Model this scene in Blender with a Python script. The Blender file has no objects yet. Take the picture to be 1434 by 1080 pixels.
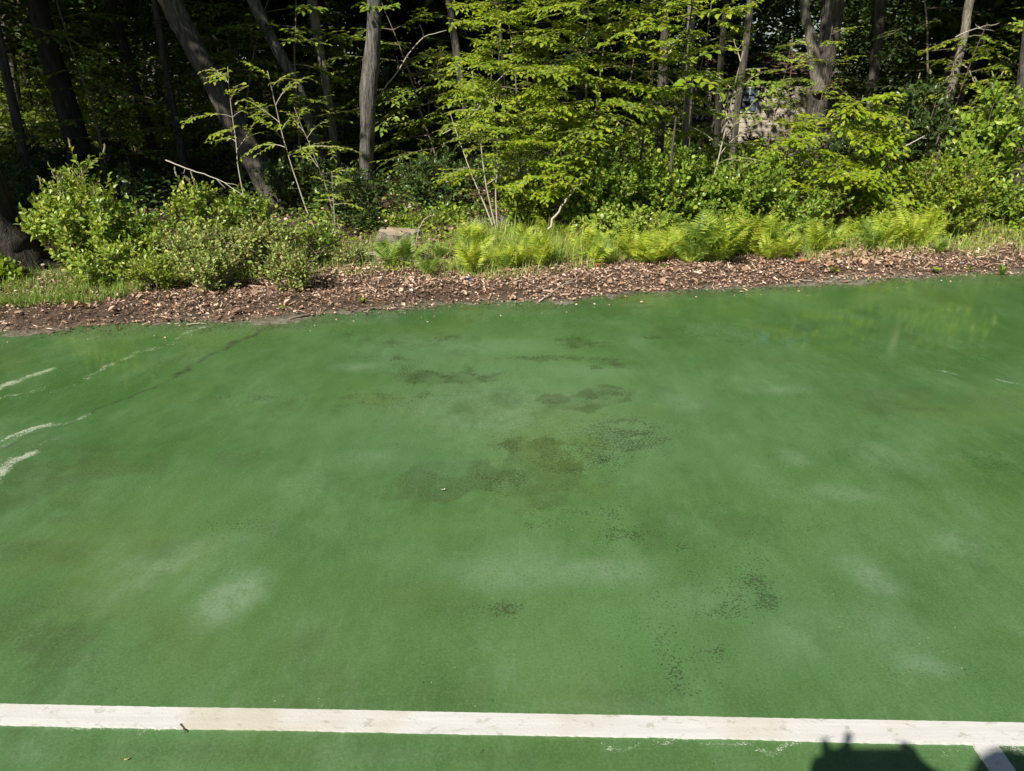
import bpy, math
import numpy as np
from mathutils import Vector

# ------------------------------------------------------------------ camera, sky, sun, exposure
SC = bpy.context.scene
COL = SC.collection
CAM_H, PITCH, FPX = 1.33, math.radians(23.4), 996.0
cam = bpy.data.cameras.new('camera')
cam.sensor_width = 36.0
cam.lens = 36.0 * FPX / 1434.0
cam.clip_start, cam.clip_end = 0.03, 600.0
cam_o = bpy.data.objects.new('camera', cam)
cam_o.location = (0, 0, CAM_H)
cam_o.rotation_euler = (math.pi / 2 - PITCH, 0, 0)
COL.objects.link(cam_o)
SC.camera = cam_o

LIGHT = np.array([0.487, 0.712, -0.867]); LIGHT /= np.linalg.norm(LIGHT)      # the way the sunlight travels
SUN_EL = math.asin(-LIGHT[2])
world = bpy.data.worlds.new('World'); SC.world = world; world.use_nodes = True
wn = world.node_tree
sky = wn.nodes.new('ShaderNodeTexSky'); sky.sky_type = 'NISHITA'; sky.sun_disc = False
sky.sun_elevation = SUN_EL
sky.sun_rotation = math.atan2(-LIGHT[0], -LIGHT[1])
sky.air_density, sky.dust_density, sky.ozone_density = 1.0, 0.6, 1.2
bg = wn.nodes['Background']; bg.inputs['Strength'].default_value = 0.05
wn.links.new(sky.outputs['Color'], bg.inputs['Color'])
sun = bpy.data.lights.new('sun', 'SUN'); sun.energy = 5.0; sun.angle = math.radians(0.53); sun.color = (1.0, 0.94, 0.84)
sun_o = bpy.data.objects.new('sun', sun); COL.objects.link(sun_o)
sun_o.rotation_euler = Vector(LIGHT).to_track_quat('-Z', 'Y').to_euler()
sun_o.location = (-8, -12, 16)
vs = SC.view_settings
vs.view_transform = 'Standard'; vs.look = 'None'; vs.exposure = 0.66; vs.gamma = 1.0; vs.use_curve_mapping = False
SC.render.engine = 'CYCLES'
SC.cycles.use_denoising = True
SC.cycles.use_adaptive_sampling = True; SC.cycles.adaptive_threshold = 0.015
SC.cycles.max_bounces = 6; SC.cycles.diffuse_bounces = 3; SC.cycles.glossy_bounces = 2; SC.cycles.transmission_bounces = 4

# ------------------------------------------------------------------ geometry helpers
CP, SP = math.cos(PITCH), math.sin(PITCH)
def ray(px, py):
    x, y = (px - 717.0) / FPX, (540.0 - py) / FPX
    return np.array([x, CP + y * SP, -SP + y * CP])
def at(px, py, Y):                       # the point of the place at distance Y that stands on this line of sight
    d = ray(px, py); return np.array([0, 0, CAM_H]) + d * (Y / d[1])
def gnd(px, py, z=0.0):                  # the point of the ground there
    d = ray(px, py); return np.array([0, 0, CAM_H]) + d * ((z - CAM_H) / d[2])
def unit(v):
    v = np.asarray(v, float); return v / (np.linalg.norm(v, axis=-1, keepdims=True) + 1e-9)
def hashv(ix, iy, seed):
    n = (ix.astype(np.int64) * 374761393 + iy.astype(np.int64) * 668265263 + seed * 974711) & 0x7fffffff
    n = ((n ^ (n >> 13)) * 1274126177) & 0x7fffffff
    return ((n ^ (n >> 16)) & 0xffff) / 65535.0
def vnoise(x, y, seed=0):
    x = np.asarray(x, float); y = np.asarray(y, float)
    ix, iy = np.floor(x), np.floor(y); fx, fy = x - ix, y - iy
    fx = fx * fx * (3 - 2 * fx); fy = fy * fy * (3 - 2 * fy)
    a, b = hashv(ix, iy, seed), hashv(ix + 1, iy, seed)
    c, d = hashv(ix, iy + 1, seed), hashv(ix + 1, iy + 1, seed)
    return (a * (1 - fx) + b * fx) * (1 - fy) + (c * (1 - fx) + d * fx) * fy
def fbm(x, y, seed=0, o=4):
    s, a, t = 0, 0.5, 0
    for k in range(o):
        s = s + a * vnoise(np.asarray(x) * 2 ** k, np.asarray(y) * 2 ** k, seed + 17 * k); t += a; a *= 0.5
    return s / t
def sstep(a, b, x):
    t = np.clip((np.asarray(x, float) - a) / (b - a), 0, 1); return t * t * (3 - 2 * t)

def mesh_of(name, V, F, mat, smooth=True):
    """V: n x 3; F: one face array (m x 3 or m x 4) or a list of them."""
    V = np.asarray(V, np.float32)
    Fs = F if isinstance(F, list) else [F]
    Fs = [np.asarray(f, np.int32) for f in Fs if len(f)]
    me = bpy.data.meshes.new(name)
    nl = sum(f.size for f in Fs); nf = sum(len(f) for f in Fs)
    me.vertices.add(len(V)); me.vertices.foreach_set('co', V.ravel())
    me.loops.add(nl); me.polygons.add(nf)
    me.loops.foreach_set('vertex_index', np.concatenate([f.ravel() for f in Fs]))
    tot = np.concatenate([np.full(len(f), f.shape[1], np.int32) for f in Fs])
    st = np.concatenate([[0], np.cumsum(tot)[:-1]]).astype(np.int32)
    me.polygons.foreach_set('loop_start', st)
    me.polygons.foreach_set('use_smooth', np.full(nf, smooth))
    me.update(calc_edges=True)
    for m in (mat if isinstance(mat, (list, tuple)) else [mat]):
        me.materials.append(m)
    return me
def link(name, me, parent=None, kind=None):
    o = bpy.data.objects.new(name, me); COL.objects.link(o)
    if parent is not None: o.parent = parent
    if kind: o['kind'] = kind
    return o
def tag(o, label, cat, group=None, kind=None):
    o['label'] = label
    if cat: o['category'] = cat
    if group: o['group'] = group
    if kind: o['kind'] = kind
    return o
def thing(name, label, cat, loc, group=None, rz=0.0):
    o = bpy.data.objects.new(name, None); COL.objects.link(o)
    o.empty_display_size = 0.1
    o.location = tuple(float(v) for v in loc); o.rotation_euler = (0, 0, rz)
    return tag(o, label, cat, group)
def copy_tree(o, parent=None):
    c = o.copy(); COL.objects.link(c)
    if parent is not None: c.parent = parent
    for ch in list(o.children):
        copy_tree(ch, c)
    return c

class Geo:                                # collects pieces of one mesh
    def __init__(s): s.V, s.T, s.Q, s.n = [], [], [], 0
    def add(s, V, T=None, Q=None):
        V = np.asarray(V, float)
        if len(V) == 0: return
        if T is not None and len(T): s.T.append(np.asarray(T) + s.n)
        if Q is not None and len(Q): s.Q.append(np.asarray(Q) + s.n)
        s.V.append(V); s.n += len(V)
    def build(s, name, mat, parent=None, origin=(0, 0, 0), kind=None, smooth=True):
        if not s.n: return None
        V = np.concatenate(s.V) - np.asarray(origin, float)
        F = []
        if s.T: F.append(np.concatenate(s.T))
        if s.Q: F.append(np.concatenate(s.Q))
        return link(name, mesh_of(name, V, F, mat, smooth), parent, kind)

def tube(pts, rad, sides=6, cap=True, rough=0.0, rng=None):
    pts = np.asarray(pts, float); n = len(pts)
    rad = np.broadcast_to(np.asarray(rad, float), (n,))
    T = unit(np.gradient(pts, axis=0))
    ref = np.array([1.0, 0, 0]) if abs(T[0][0]) < 0.8 else np.array([0, 1.0, 0])
    A = unit(ref - T * (T @ ref)[:, None]); B = np.cross(T, A)
    ang = np.linspace(0, 2 * math.pi, sides, endpoint=False)
    R = rad[:, None] * np.ones((1, sides))
    if rough and rng is not None:
        s = np.linspace(0, n * 0.5, n)
        k = rng.uniform(0, 100)
        nz = vnoise(np.cos(ang)[None, :] * 2.2 + k + s[:, None] * 0.12, np.sin(ang)[None, :] * 2.2 + s[:, None] * 0.3 + k, 5)
        nz2 = vnoise(ang[None, :] * 4.0 + k + 0 * s[:, None], s[:, None] * 0.8, 9)
        R = R * (1 + rough * (nz - 0.5) * 1.6 + rough * 0.7 * (nz2 - 0.5))
    V = pts[:, None, :] + R[..., None] * (A[:, None, :] * np.cos(ang)[None, :, None] + B[:, None, :] * np.sin(ang)[None, :, None])
    V = V.reshape(-1, 3)
    i = np.arange(n - 1)[:, None] * sides; j = np.arange(sides)[None, :]; j2 = (j + 1) % sides
    Q = np.stack([i + j, i + j2, i + sides + j2, i + sides + j], -1).reshape(-1, 4)
    Tt = []
    if cap:
        V = np.vstack([V, pts[0], pts[-1]]); c0, c1 = n * sides, n * sides + 1
        jj = np.arange(sides)
        Tt = np.vstack([np.stack([np.full(sides, c0), (jj + 1) % sides, jj], -1),
                        np.stack([np.full(sides, c1), (n - 1) * sides + jj, (n - 1) * sides + (jj + 1) % sides], -1)])
    return V, Tt, Q
def curve(p, d, L, n, rng, wander=0.1, grav=0.0):
    p = np.asarray(p, float).copy(); d = unit(d); out = [p.copy()]
    for _ in range(n - 1):
        d = unit(d + rng.normal(0, wander, 3) + np.array([0, 0, -grav]))
        p = p + d * L / (n - 1); out.append(p.copy())
    return np.array(out)
def smooth_path(P, n):                    # Catmull-Rom through P
    P = np.asarray(P, float); m = len(P)
    Q = np.vstack([2 * P[0] - P[1], P, 2 * P[-1] - P[-2]])
    t = np.linspace(0, m - 1 - 1e-6, n); k = t.astype(int); u = (t - k)[:, None]
    a, b, c, d = Q[k], Q[k + 1], Q[k + 2], Q[k + 3]
    return 0.5 * (2 * b + (c - a) * u + (2 * a - 5 * b + 4 * c - d) * u ** 2 + (3 * b - a - 3 * c + d) * u ** 3)

# leaf blanks: x across, y along, z out of the face
def blank(w, tipdroop=-0.10, fold=0.10):
    V = np.array([[0, 0, 0], [-w * 0.85, .30, fold * .9], [w * 0.85, .30, fold * .9], [-w, .55, fold], [w, .55, fold],
                  [-w * .62, .80, fold * .4], [w * .62, .80, fold * .4], [0, 1, tipdroop], [0, .32, 0.0], [0, .75, -.01]], float)
    T = np.array([[0, 2, 8], [0, 8, 1], [8, 2, 4], [8, 4, 9], [8, 9, 3], [8, 3, 1], [9, 4, 6], [9, 6, 7], [9, 7, 5], [9, 5, 3]])
    return V, T
OVATE, ROUND, LANCE = blank(.27), blank(.37, -.06, .08), blank(.19, -.12, .07)
SIMPLE = (np.array([[0, 0, 0], [-.27, .45, .09], [0, 1, -.06], [.27, .45, .09]]), np.array([[0, 3, 2], [0, 2, 1]]))
def leaves(geo, P, D, N, S, kind):
    if len(P) == 0: return
    P = np.asarray(P, float); D = unit(D); N = np.asarray(N, float)
    X = unit(np.cross(D, N)); N = np.cross(X, D)
    V0, T0 = kind; S = np.broadcast_to(np.asarray(S, float), (len(P),))
    V = P[:, None] + S[:, None, None] * (V0[None, :, 0, None] * X[:, None] + V0[None, :, 1, None] * D[:, None] + V0[None, :, 2, None] * N[:, None])
    T = (np.arange(len(P)) * len(V0))[:, None, None] + T0[None]
    geo.add(V.reshape(-1, 3), T.reshape(-1, 3))
def resample(pts, spacing, start=0.0):
    seg = np.linalg.norm(np.diff(pts, axis=0), axis=1); s = np.concatenate([[0], np.cumsum(seg)])
    u = np.arange(start, s[-1] + 1e-6, spacing)
    P = np.stack([np.interp(u, s, pts[:, k]) for k in range(3)], 1)
    return P, unit(np.stack([np.interp(u, s, np.gradient(pts[:, k], s)) for k in range(3)], 1))
def flat_leaves(pts, L, spacing, up, rng, start=0.0, ang=0.95, jit=0.22):
    P, T = resample(pts, spacing, start); n = len(P)
    up = unit(np.asarray(up)); S = unit(np.cross(T, up)) * np.where(np.arange(n) % 2, 1, -1)[:, None]
    a = ang + rng.normal(0, 0.2, n); a[-1] = 0.1
    D = T * np.cos(a)[:, None] + S * np.sin(a)[:, None] + rng.normal(0, jit * .6, (n, 3)); D[:, 2] -= 0.12
    N = up + rng.normal(0, jit, (n, 3))
    return P, D, N, L * rng.uniform(0.65, 1.15, n)
def whorl_leaves(pts, L, spacing, rng, start=0.0, ang=0.95, up=0.6):
    P, T = resample(pts, spacing, start); n = len(P)
    ph = np.arange(n) * 2.4 + rng.uniform(0, 6.28)
    ref = np.array([0.3, 0.5, 0.81]); A = unit(np.cross(T, ref + 0.01)); B = np.cross(T, A)
    R = A * np.cos(ph)[:, None] + B * np.sin(ph)[:, None]
    a = ang * np.linspace(1.15, 0.55, n) + rng.normal(0, .15, n)
    D = T * np.cos(a)[:, None] + R * np.sin(a)[:, None]
    N = T * np.sin(a)[:, None] - R * np.cos(a)[:, None] + np.array([0, 0, up]) + rng.normal(0, .2, (n, 3))
    return P, D, N, L * rng.uniform(0.6, 1.1, n) * np.linspace(1.05, 0.75, n)

# ------------------------------------------------------------------ materials
def new_mat(name):
    m = bpy.data.materials.new(name); m.use_nodes = True
    nt = m.node_tree; b = nt.nodes['Principled BSDF']
    return m, nt, b
class NB:                                  # small node builder
    def __init__(s, nt): s.nt = nt
    def n(s, t, **kw):
        x = s.nt.nodes.new(t)
        for k, v in kw.items(): setattr(x, k, v)
        return x
    def put(s, sock, v):
        if hasattr(v, 'is_output') or hasattr(v, 'links'): s.nt.links.new(v, sock)
        else: sock.default_value = v
    def math(s, op, a, b=0.0, c=0.0, clamp=False):
        x = s.n('ShaderNodeMath', operation=op); x.use_clamp = clamp
        s.put(x.inputs[0], a); s.put(x.inputs[1], b); s.put(x.inputs[2], c); return x.outputs[0]
    def mix(s, f, a, b, mode='MIX'):
        x = s.n('ShaderNodeMix', data_type='RGBA', blend_type=mode)
        s.put(x.inputs[0], f); s.put(x.inputs[6], a); s.put(x.inputs[7], b); return x.outputs[2]
    def ramp(s, f, stops):
        x = s.n('ShaderNodeValToRGB'); e = x.color_ramp.elements
        while len(e) < len(stops): e.new(0.5)
        for k, (p, c) in enumerate(stops): e[k].position = p; e[k].color = tuple(c) + (1,) if len(c) == 3 else c
        s.put(x.inputs[0], f); return x.outputs[0]
    def noise(s, vec, scale, detail=3, rough=0.55, dist=0.0):
        x = s.n('ShaderNodeTexNoise'); s.put(x.inputs['Vector'], vec)
        x.inputs['Scale'].default_value = scale; x.inputs['Detail'].default_value = detail
        x.inputs['Roughness'].default_value = rough; x.inputs['Distortion'].default_value = dist
        return x.outputs['Fac']
    def mapping(s, vec, scale=(1, 1, 1), rot=(0, 0, 0)):
        x = s.n('ShaderNodeMapping'); s.put(x.inputs['Vector'], vec)
        x.inputs['Scale'].default_value = scale; x.inputs['Rotation'].default_value = rot; return x.outputs[0]
    def smooth(s, v, a, b):
        x = s.n('ShaderNodeMapRange', interpolation_type='SMOOTHSTEP'); s.put(x.inputs[0], v)
        s.put(x.inputs[1], a); s.put(x.inputs[2], b); return x.outputs[0]
    def bump(s, h, strength, dist):
        x = s.n('ShaderNodeBump'); s.put(x.inputs['Height'], h)
        x.inputs['Strength'].default_value = strength; x.inputs['Distance'].default_value = dist; return x.outputs[0]
    def attr(s, name):
        x = s.n('ShaderNodeAttribute'); x.attribute_name = name; return x.outputs['Fac']
def c4(c): return (c[0], c[1], c[2], 1.0)

def leaf_mat(name, stops, trans=0.35, rough=0.42, tint=(1.25, 1.15, 0.5), spec=0.4):
    m, nt, b = new_mat(name); N = NB(nt)
    geo = N.n('ShaderNodeNewGeometry'); oi = N.n('ShaderNodeObjectInfo')
    r = N.math('FRACT', N.math('ADD', geo.outputs['Random Per Island'], oi.outputs['Random']))
    col = N.ramp(r, stops)
    tc = N.n('ShaderNodeTexCoord')
    big = N.noise(tc.outputs['Object'], 2.6, 2)
    col = N.mix(N.math('MULTIPLY', N.smooth(big, .3, .7), .35), col, N.mix(1.0, col, (0.72, 0.86, 0.8, 1), 'MULTIPLY'))
    N.put(b.inputs['Base Color'], col); b.inputs['Roughness'].default_value = rough
    b.inputs['Specular IOR Level'].default_value = spec
    t = N.n('ShaderNodeBsdfTranslucent'); N.put(t.inputs['Color'], N.mix(1.0, col, c4(tint), 'MULTIPLY'))
    ms = N.n('ShaderNodeMixShader'); ms.inputs[0].default_value = trans
    nt.links.new(b.outputs[0], ms.inputs[1]); nt.links.new(t.outputs[0], ms.inputs[2])
    nt.links.new(ms.outputs[0], nt.nodes['Material Output'].inputs['Surface'])
    return m
def bark_mat(name, dark, light, moss=(0.10, 0.13, 0.06), moss_amt=0.35, scale=1.0):
    m, nt, b = new_mat(name); N = NB(nt)
    tc = N.n('ShaderNodeTexCoord'); v = tc.outputs['Object']
    s1 = N.noise(N.mapping(v, (34 * scale, 34 * scale, 4.5 * scale)), 1.0, 5, .65, .6)
    s2 = N.noise(v, 3.0 * scale, 4, .6)
    s3 = N.noise(N.mapping(v, (9, 9, 5)), 1.0, 5, .7)
    col = N.ramp(s1, [(0.30, dark), (0.52, [(a + c) / 2 for a, c in zip(dark, light)]), (0.70, light)])
    col = N.mix(N.math('MULTIPLY', N.smooth(s2, .35, .75), .5), col, N.mix(1.0, col, (.55, .52, .5, 1), 'MULTIPLY'))
    col = N.mix(N.math('MULTIPLY', N.smooth(s3, .52, .70), moss_amt), col, c4(moss))
    N.put(b.inputs['Base Color'], col); b.inputs['Roughness'].default_value = .9
    b.inputs['Specular IOR Level'].default_value = .15
    N.put(b.inputs['Normal'], N.bump(N.math('ADD', s1, N.math('MULTIPLY', s3, .5)), 1.0, .035))
    return m
def island_mat(name, stops, rough=.8, spec=.2, trans=0.0, fine=60):
    m, nt, b = new_mat(name); N = NB(nt)
    geo = N.n('ShaderNodeNewGeometry'); oi = N.n('ShaderNodeObjectInfo'); tc = N.n('ShaderNodeTexCoord')
    col = N.ramp(N.math('FRACT', N.math('ADD', geo.outputs['Random Per Island'], oi.outputs['Random'])), stops)
    f = N.noise(tc.outputs['Object'], fine, 3)
    col = N.mix(N.smooth(f, .3, .7), N.mix(1.0, col, (.7, .7, .7, 1), 'MULTIPLY'), col)
    N.put(b.inputs['Base Color'], col); b.inputs['Roughness'].default_value = rough; b.inputs['Specular IOR Level'].default_value = spec
    if trans:
        t = N.n('ShaderNodeBsdfTranslucent'); N.put(t.inputs['Color'], col)
        ms = N.n('ShaderNodeMixShader'); ms.inputs[0].default_value = trans
        nt.links.new(b.outputs[0], ms.inputs[1]); nt.links.new(t.outputs[0], ms.inputs[2])
        nt.links.new(ms.outputs[0], nt.nodes['Material Output'].inputs['Surface'])
    return m
def plain_mat(name, col, rough=.7, spec=.3, var=.25, scale=8.0, bump=0.0):
    m, nt, b = new_mat(name); N = NB(nt); tc = N.n('ShaderNodeTexCoord')
    f = N.noise(tc.outputs['Object'], scale, 5, .6)
    c = N.mix(f, c4([x * (1 - var) for x in col]), c4([x * (1 + var) for x in col]))
    N.put(b.inputs['Base Color'], c); b.inputs['Roughness'].default_value = rough; b.inputs['Specular IOR Level'].default_value = spec
    if bump: N.put(b.inputs['Normal'], N.bump(f, bump, .02))
    return m

M = {}
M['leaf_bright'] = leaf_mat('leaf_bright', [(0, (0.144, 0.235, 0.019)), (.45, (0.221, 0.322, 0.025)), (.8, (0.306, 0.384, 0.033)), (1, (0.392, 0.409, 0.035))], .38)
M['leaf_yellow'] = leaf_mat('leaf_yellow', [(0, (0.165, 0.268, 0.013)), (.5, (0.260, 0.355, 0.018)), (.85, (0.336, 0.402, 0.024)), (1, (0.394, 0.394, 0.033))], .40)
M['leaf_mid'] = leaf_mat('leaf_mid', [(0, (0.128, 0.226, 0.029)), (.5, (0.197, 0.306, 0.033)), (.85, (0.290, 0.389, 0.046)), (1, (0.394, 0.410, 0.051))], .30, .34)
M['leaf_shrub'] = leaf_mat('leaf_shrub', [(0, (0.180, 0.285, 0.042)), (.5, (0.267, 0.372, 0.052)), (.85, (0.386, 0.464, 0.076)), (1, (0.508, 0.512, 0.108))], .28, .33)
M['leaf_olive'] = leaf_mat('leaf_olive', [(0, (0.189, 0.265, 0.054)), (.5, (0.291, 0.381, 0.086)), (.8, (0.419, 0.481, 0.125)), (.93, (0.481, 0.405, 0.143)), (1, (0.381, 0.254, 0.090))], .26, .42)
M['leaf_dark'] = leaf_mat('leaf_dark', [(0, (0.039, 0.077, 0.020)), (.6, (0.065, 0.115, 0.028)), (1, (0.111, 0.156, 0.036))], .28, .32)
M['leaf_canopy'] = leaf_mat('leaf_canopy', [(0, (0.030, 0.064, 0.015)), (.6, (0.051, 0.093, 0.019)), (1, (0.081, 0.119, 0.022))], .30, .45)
M['fern'] = leaf_mat('fern', [(0, (0.281, 0.387, 0.042)), (.5, (0.406, 0.511, 0.051)), (.9, (0.515, 0.568, 0.071)), (1, (0.449, 0.341, 0.096))], .36, .5)
M['fern_green'] = leaf_mat('fern_green', [(0, (0.132, 0.233, 0.034)), (.6, (0.209, 0.319, 0.047)), (1, (0.287, 0.365, 0.062))], .34, .5)
M['grass'] = leaf_mat('grass', [(0, (0.188, 0.302, 0.054)), (.5, (0.297, 0.411, 0.071)), (.78, (0.404, 0.474, 0.099)), (.9, (0.593, 0.524, 0.199)), (1, (0.711, 0.582, 0.270))], .30, .5)
M['bark'] = bark_mat('bark', (0.022, 0.019, 0.015), (.185, .165, .140), moss_amt=.3)
M['bark_grey'] = bark_mat('bark_grey', (0.035, 0.033, 0.029), (.235, .220, .195), moss=(.17, .19, .14), moss_amt=.4)
M['bark_pale'] = bark_mat('bark_pale', (0.075, 0.065, 0.050), (.420, .380, .310), moss=(.20, .20, .13), moss_amt=.4, scale=1.6)
M['bark_shaded'] = bark_mat('bark_shaded', (.022, .019, .016), (.085, .074, .062), moss_amt=.25)  # bark darkened for trunks in shade; the shade is in the colour
M['twig'] = plain_mat('twig', (.17, .135, .095), .85, .15, .35, 40)
M['twig_pale'] = plain_mat('twig_pale', (.38, .34, .27), .8, .2, .3, 40)
M['twig_dark'] = plain_mat('twig_dark', (.075, .058, .042), .9, .1, .35, 40)
M['spike'] = island_mat('spike', [(0, (.30, .25, .15)), (.6, (.46, .40, .27)), (1, (.40, .42, .22))], .8, .2, .2)
M['litter'] = island_mat('litter', [(0, (0.188, 0.120, 0.084)), (.3, (0.353, 0.226, 0.151)), (.55, (0.541, 0.361, 0.253)), (.8, (0.721, 0.528, 0.394)), (.93, (0.918, 0.739, 0.607)), (1, (0.655, 0.300, 0.142))], .75, .25, .1)
M['mulch'] = island_mat('mulch', [(0, (0.073, 0.049, 0.038)), (.4, (0.163, 0.104, 0.074)), (.75, (0.293, 0.188, 0.127)), (1, (0.488, 0.325, 0.220))], .9, .1)
M['dry_leaf'] = island_mat('dry_leaf', [(0, (.34, .20, .12)), (.5, (.46, .30, .19)), (1, (.58, .42, .29))], .7, .3, .15, 40)
M['dry_leaf_red'] = island_mat('dry_leaf_red', [(0, (.45, .13, .035)), (1, (.55, .19, .06))], .7, .3, .15, 40)
M['cloth_dark'] = plain_mat('cloth_dark', (.05, .06, .09), .9, .1, .2, 30)
M['skin'] = plain_mat('skin', (.50, .33, .25), .55, .4, .06, 12)
M['phone'] = plain_mat('phone', (.03, .03, .035), .3, .5, .1, 5)
M['hair'] = plain_mat('hair', (.045, .03, .02), .6, .3, .3, 60)

# ------------------------------------------------------------------ court: line of its far edge, marks, paint
EDGE_PX = [(-330, 486), (-120, 474), (0, 468), (100, 463), (190, 456), (290, 456), (400, 449), (480, 441), (560, 438), (650, 430), (720, 427), (800, 424),
           (830, 418), (900, 413), (960, 409), (1080, 405), (1150, 400), (1250, 393), (1330, 390), (1434, 385), (1600, 377), (1800, 370)]
EDGE = np.array([gnd(*p)[:2] for p in EDGE_PX])
def edge_y(x): return np.interp(x, EDGE[:, 0], EDGE[:, 1])

xs = np.concatenate([np.linspace(-16, -4.2, 12), np.arange(-4.1, 5.3, 0.0135), np.linspace(5.4, 16, 10)])
ys = np.concatenate([np.linspace(-14, 0.6, 16), np.arange(0.65, 5.5, 0.0135), np.linspace(5.55, 6.4, 4)])
GX, GY = np.meshgrid(xs, ys)
keep_row = GY
X, Y = GX.ravel(), GY.ravel()
def in_poly(pts):
    P = np.array([gnd(*p)[:2] for p in pts]); inside = np.zeros(len(X), bool); j = len(P) - 1
    wx = X + (fbm(X * 7, Y * 7, 3, 5) - .5) * .16; wy = Y + (fbm(X * 7, Y * 7, 8, 5) - .5) * .16
    for i in range(len(P)):
        xi, yi, xj, yj = P[i][0], P[i][1], P[j][0], P[j][1]
        c = ((yi > wy) != (yj > wy)) & (wx < (xj - xi) * (wy - yi) / (yj - yi + 1e-12) + xi)
        inside ^= c; j = i
    return inside.astype(float)
def blob(px, py, rx, ry, soft=1.0, rot=0.0):   # an ellipse of the ground, given by where its centre and its ends are seen
    c = gnd(px, py)[:2]; a = gnd(px + rx * math.cos(rot), py + rx * math.sin(rot))[:2] - c
    b = gnd(px - ry * math.sin(rot), py + ry * math.cos(rot))[:2] - c
    Mi = np.linalg.inv(np.array([a, b]).T); q = Mi @ np.stack([X - c[0], Y - c[1]])
    r = np.sqrt((q ** 2).sum(0)); return np.clip(1 - sstep(1 - soft, 1.0 + soft * .15, r), 0, 1)
def stroke(pts, w, soft=0.5):                  # a band along a line on the ground, w in metres
    P = np.array([gnd(*p)[:2] for p in pts]); d = np.full(len(X), 9.0)
    wx = X + (fbm(X * 9, Y * 9, 31, 5) - .5) * .10; wy = Y + (fbm(X * 9, Y * 9, 37, 5) - .5) * .10
    for a, b in zip(P[:-1], P[1:]):
        ab = b - a; t = np.clip(((wx - a[0]) * ab[0] + (wy - a[1]) * ab[1]) / (ab @ ab), 0, 1)
        d = np.minimum(d, np.hypot(wx - a[0] - t * ab[0], wy - a[1] - t * ab[1]))
    return 1 - sstep(w * (1 - soft), w, d)
n1, n2, n3 = fbm(X * 1.3, Y * 1.3, 1), fbm(X * 4, Y * 5, 2), fbm(X * 1.6 + Y * .5, Y * 6, 4)
olive = np.zeros(len(X)); dirt = np.zeros(len(X)); pale = np.zeros(len(X)); wet = np.zeros(len(X)); chalk = np.zeros(len(X)); crack = np.zeros(len(X)); fresh = np.zeros(len(X))
for pts, a, dd in [([(528, 702), (577, 642), (640, 645), (705, 660), (692, 686), (600, 704), (560, 708)], .75, .10),
                   ([(695, 620), (802, 618), (786, 640), (832, 662), (800, 692), (748, 690), (690, 686), (704, 645)], .65, .34),
                   ([(742, 692), (795, 690), (792, 712), (760, 704)], .5, .1),
                   ([(752, 560), (800, 550), (832, 537), (886, 545), (876, 562), (820, 574)], .95, .22),
                   ([(560, 530), (690, 512), (700, 530), (610, 540)], .35, .2)]:
    p = in_poly(pts); olive += a * p; dirt += dd * p * (0.4 + n2)
for a in [(860, 610, 45, 22, .6), (850, 640, 30, 14, .5), (868, 598, 30, 10, .5), (735, 628, 50, 12, .5), (700, 680, 30, 8, .4), (790, 676, 50, 14, .6), (850, 557, 34, 8, .5),
          (590, 525, 70, 10, .75), (640, 524, 60, 8, .7), (680, 518, 30, 8, .45), (575, 480, 60, 8, .75), (790, 474, 50, 8, .55), (815, 482, 40, 8, .8), (915, 473, 22, 3, .8), (760, 502, 60, 4, .9),
          (850, 512, 30, 10, .85), (520, 505, 60, 8, .7), (565, 622, 14, 6, .7), (945, 772, 26, 18, .75), (890, 750, 40, 12, .4), (1075, 838, 16, 16, .65), (1050, 815, 20, 14, .4),
          (935, 925, 18, 30, .55), (955, 950, 18, 22, .55), (1000, 912, 22, 18, .6), (985, 960, 30, 18, .35), (700, 855, 34, 14, .5), (745, 735, 12, 4, .6), (1110, 765, 16, 8, .4),
          (1140, 740, 16, 6, .4), (705, 1002, 20, 6, .4), (690, 1046, 26, 6, .4), (1245, 520, 12, 5, .7), (1180, 508, 30, 4, .4), (1225, 597, 8, 3, .8), (1262, 598, 8, 3, .6), (1083, 635, 8, 4, .9),
          (1221, 653, 6, 3, .9), (400, 598, 20, 5, .45), (980, 870, 60, 50, .34), (450, 560, 120, 20, .45), (330, 560, 60, 14, .4), (480, 470, 60, 10, .6), (640, 470, 40, 6, .7), (905, 600, 60, 40, .35), (760, 660, 90, 30, .4), (800, 720, 60, 16, .35), (1130, 555, 80, 20, .35), (1300, 575, 90, 20, .45), (340, 735, 60, 20, .4), (1330, 940, 60, 14, .35), (1200, 930, 60, 30, .3), (700, 540, 160, 50, .42), (760, 640, 120, 50, .45), (860, 720, 120, 50, .34), (940, 820, 90, 70, .34), (1060, 800, 60, 60, .34), (1380, 640, 90, 40, .3), (1060, 740, 40, 16, .35), (1400, 780, 40, 10, .35), (1170, 545, 90, 10, .22), (1390, 560, 60, 12, .3), (880, 505, 40, 24, .25)]:
    dirt += a[4] * blob(a[0], a[1], a[2] * 1.7, a[3] * 1.7, 1.0) * (0.35 + 1.1 * n2)
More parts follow.
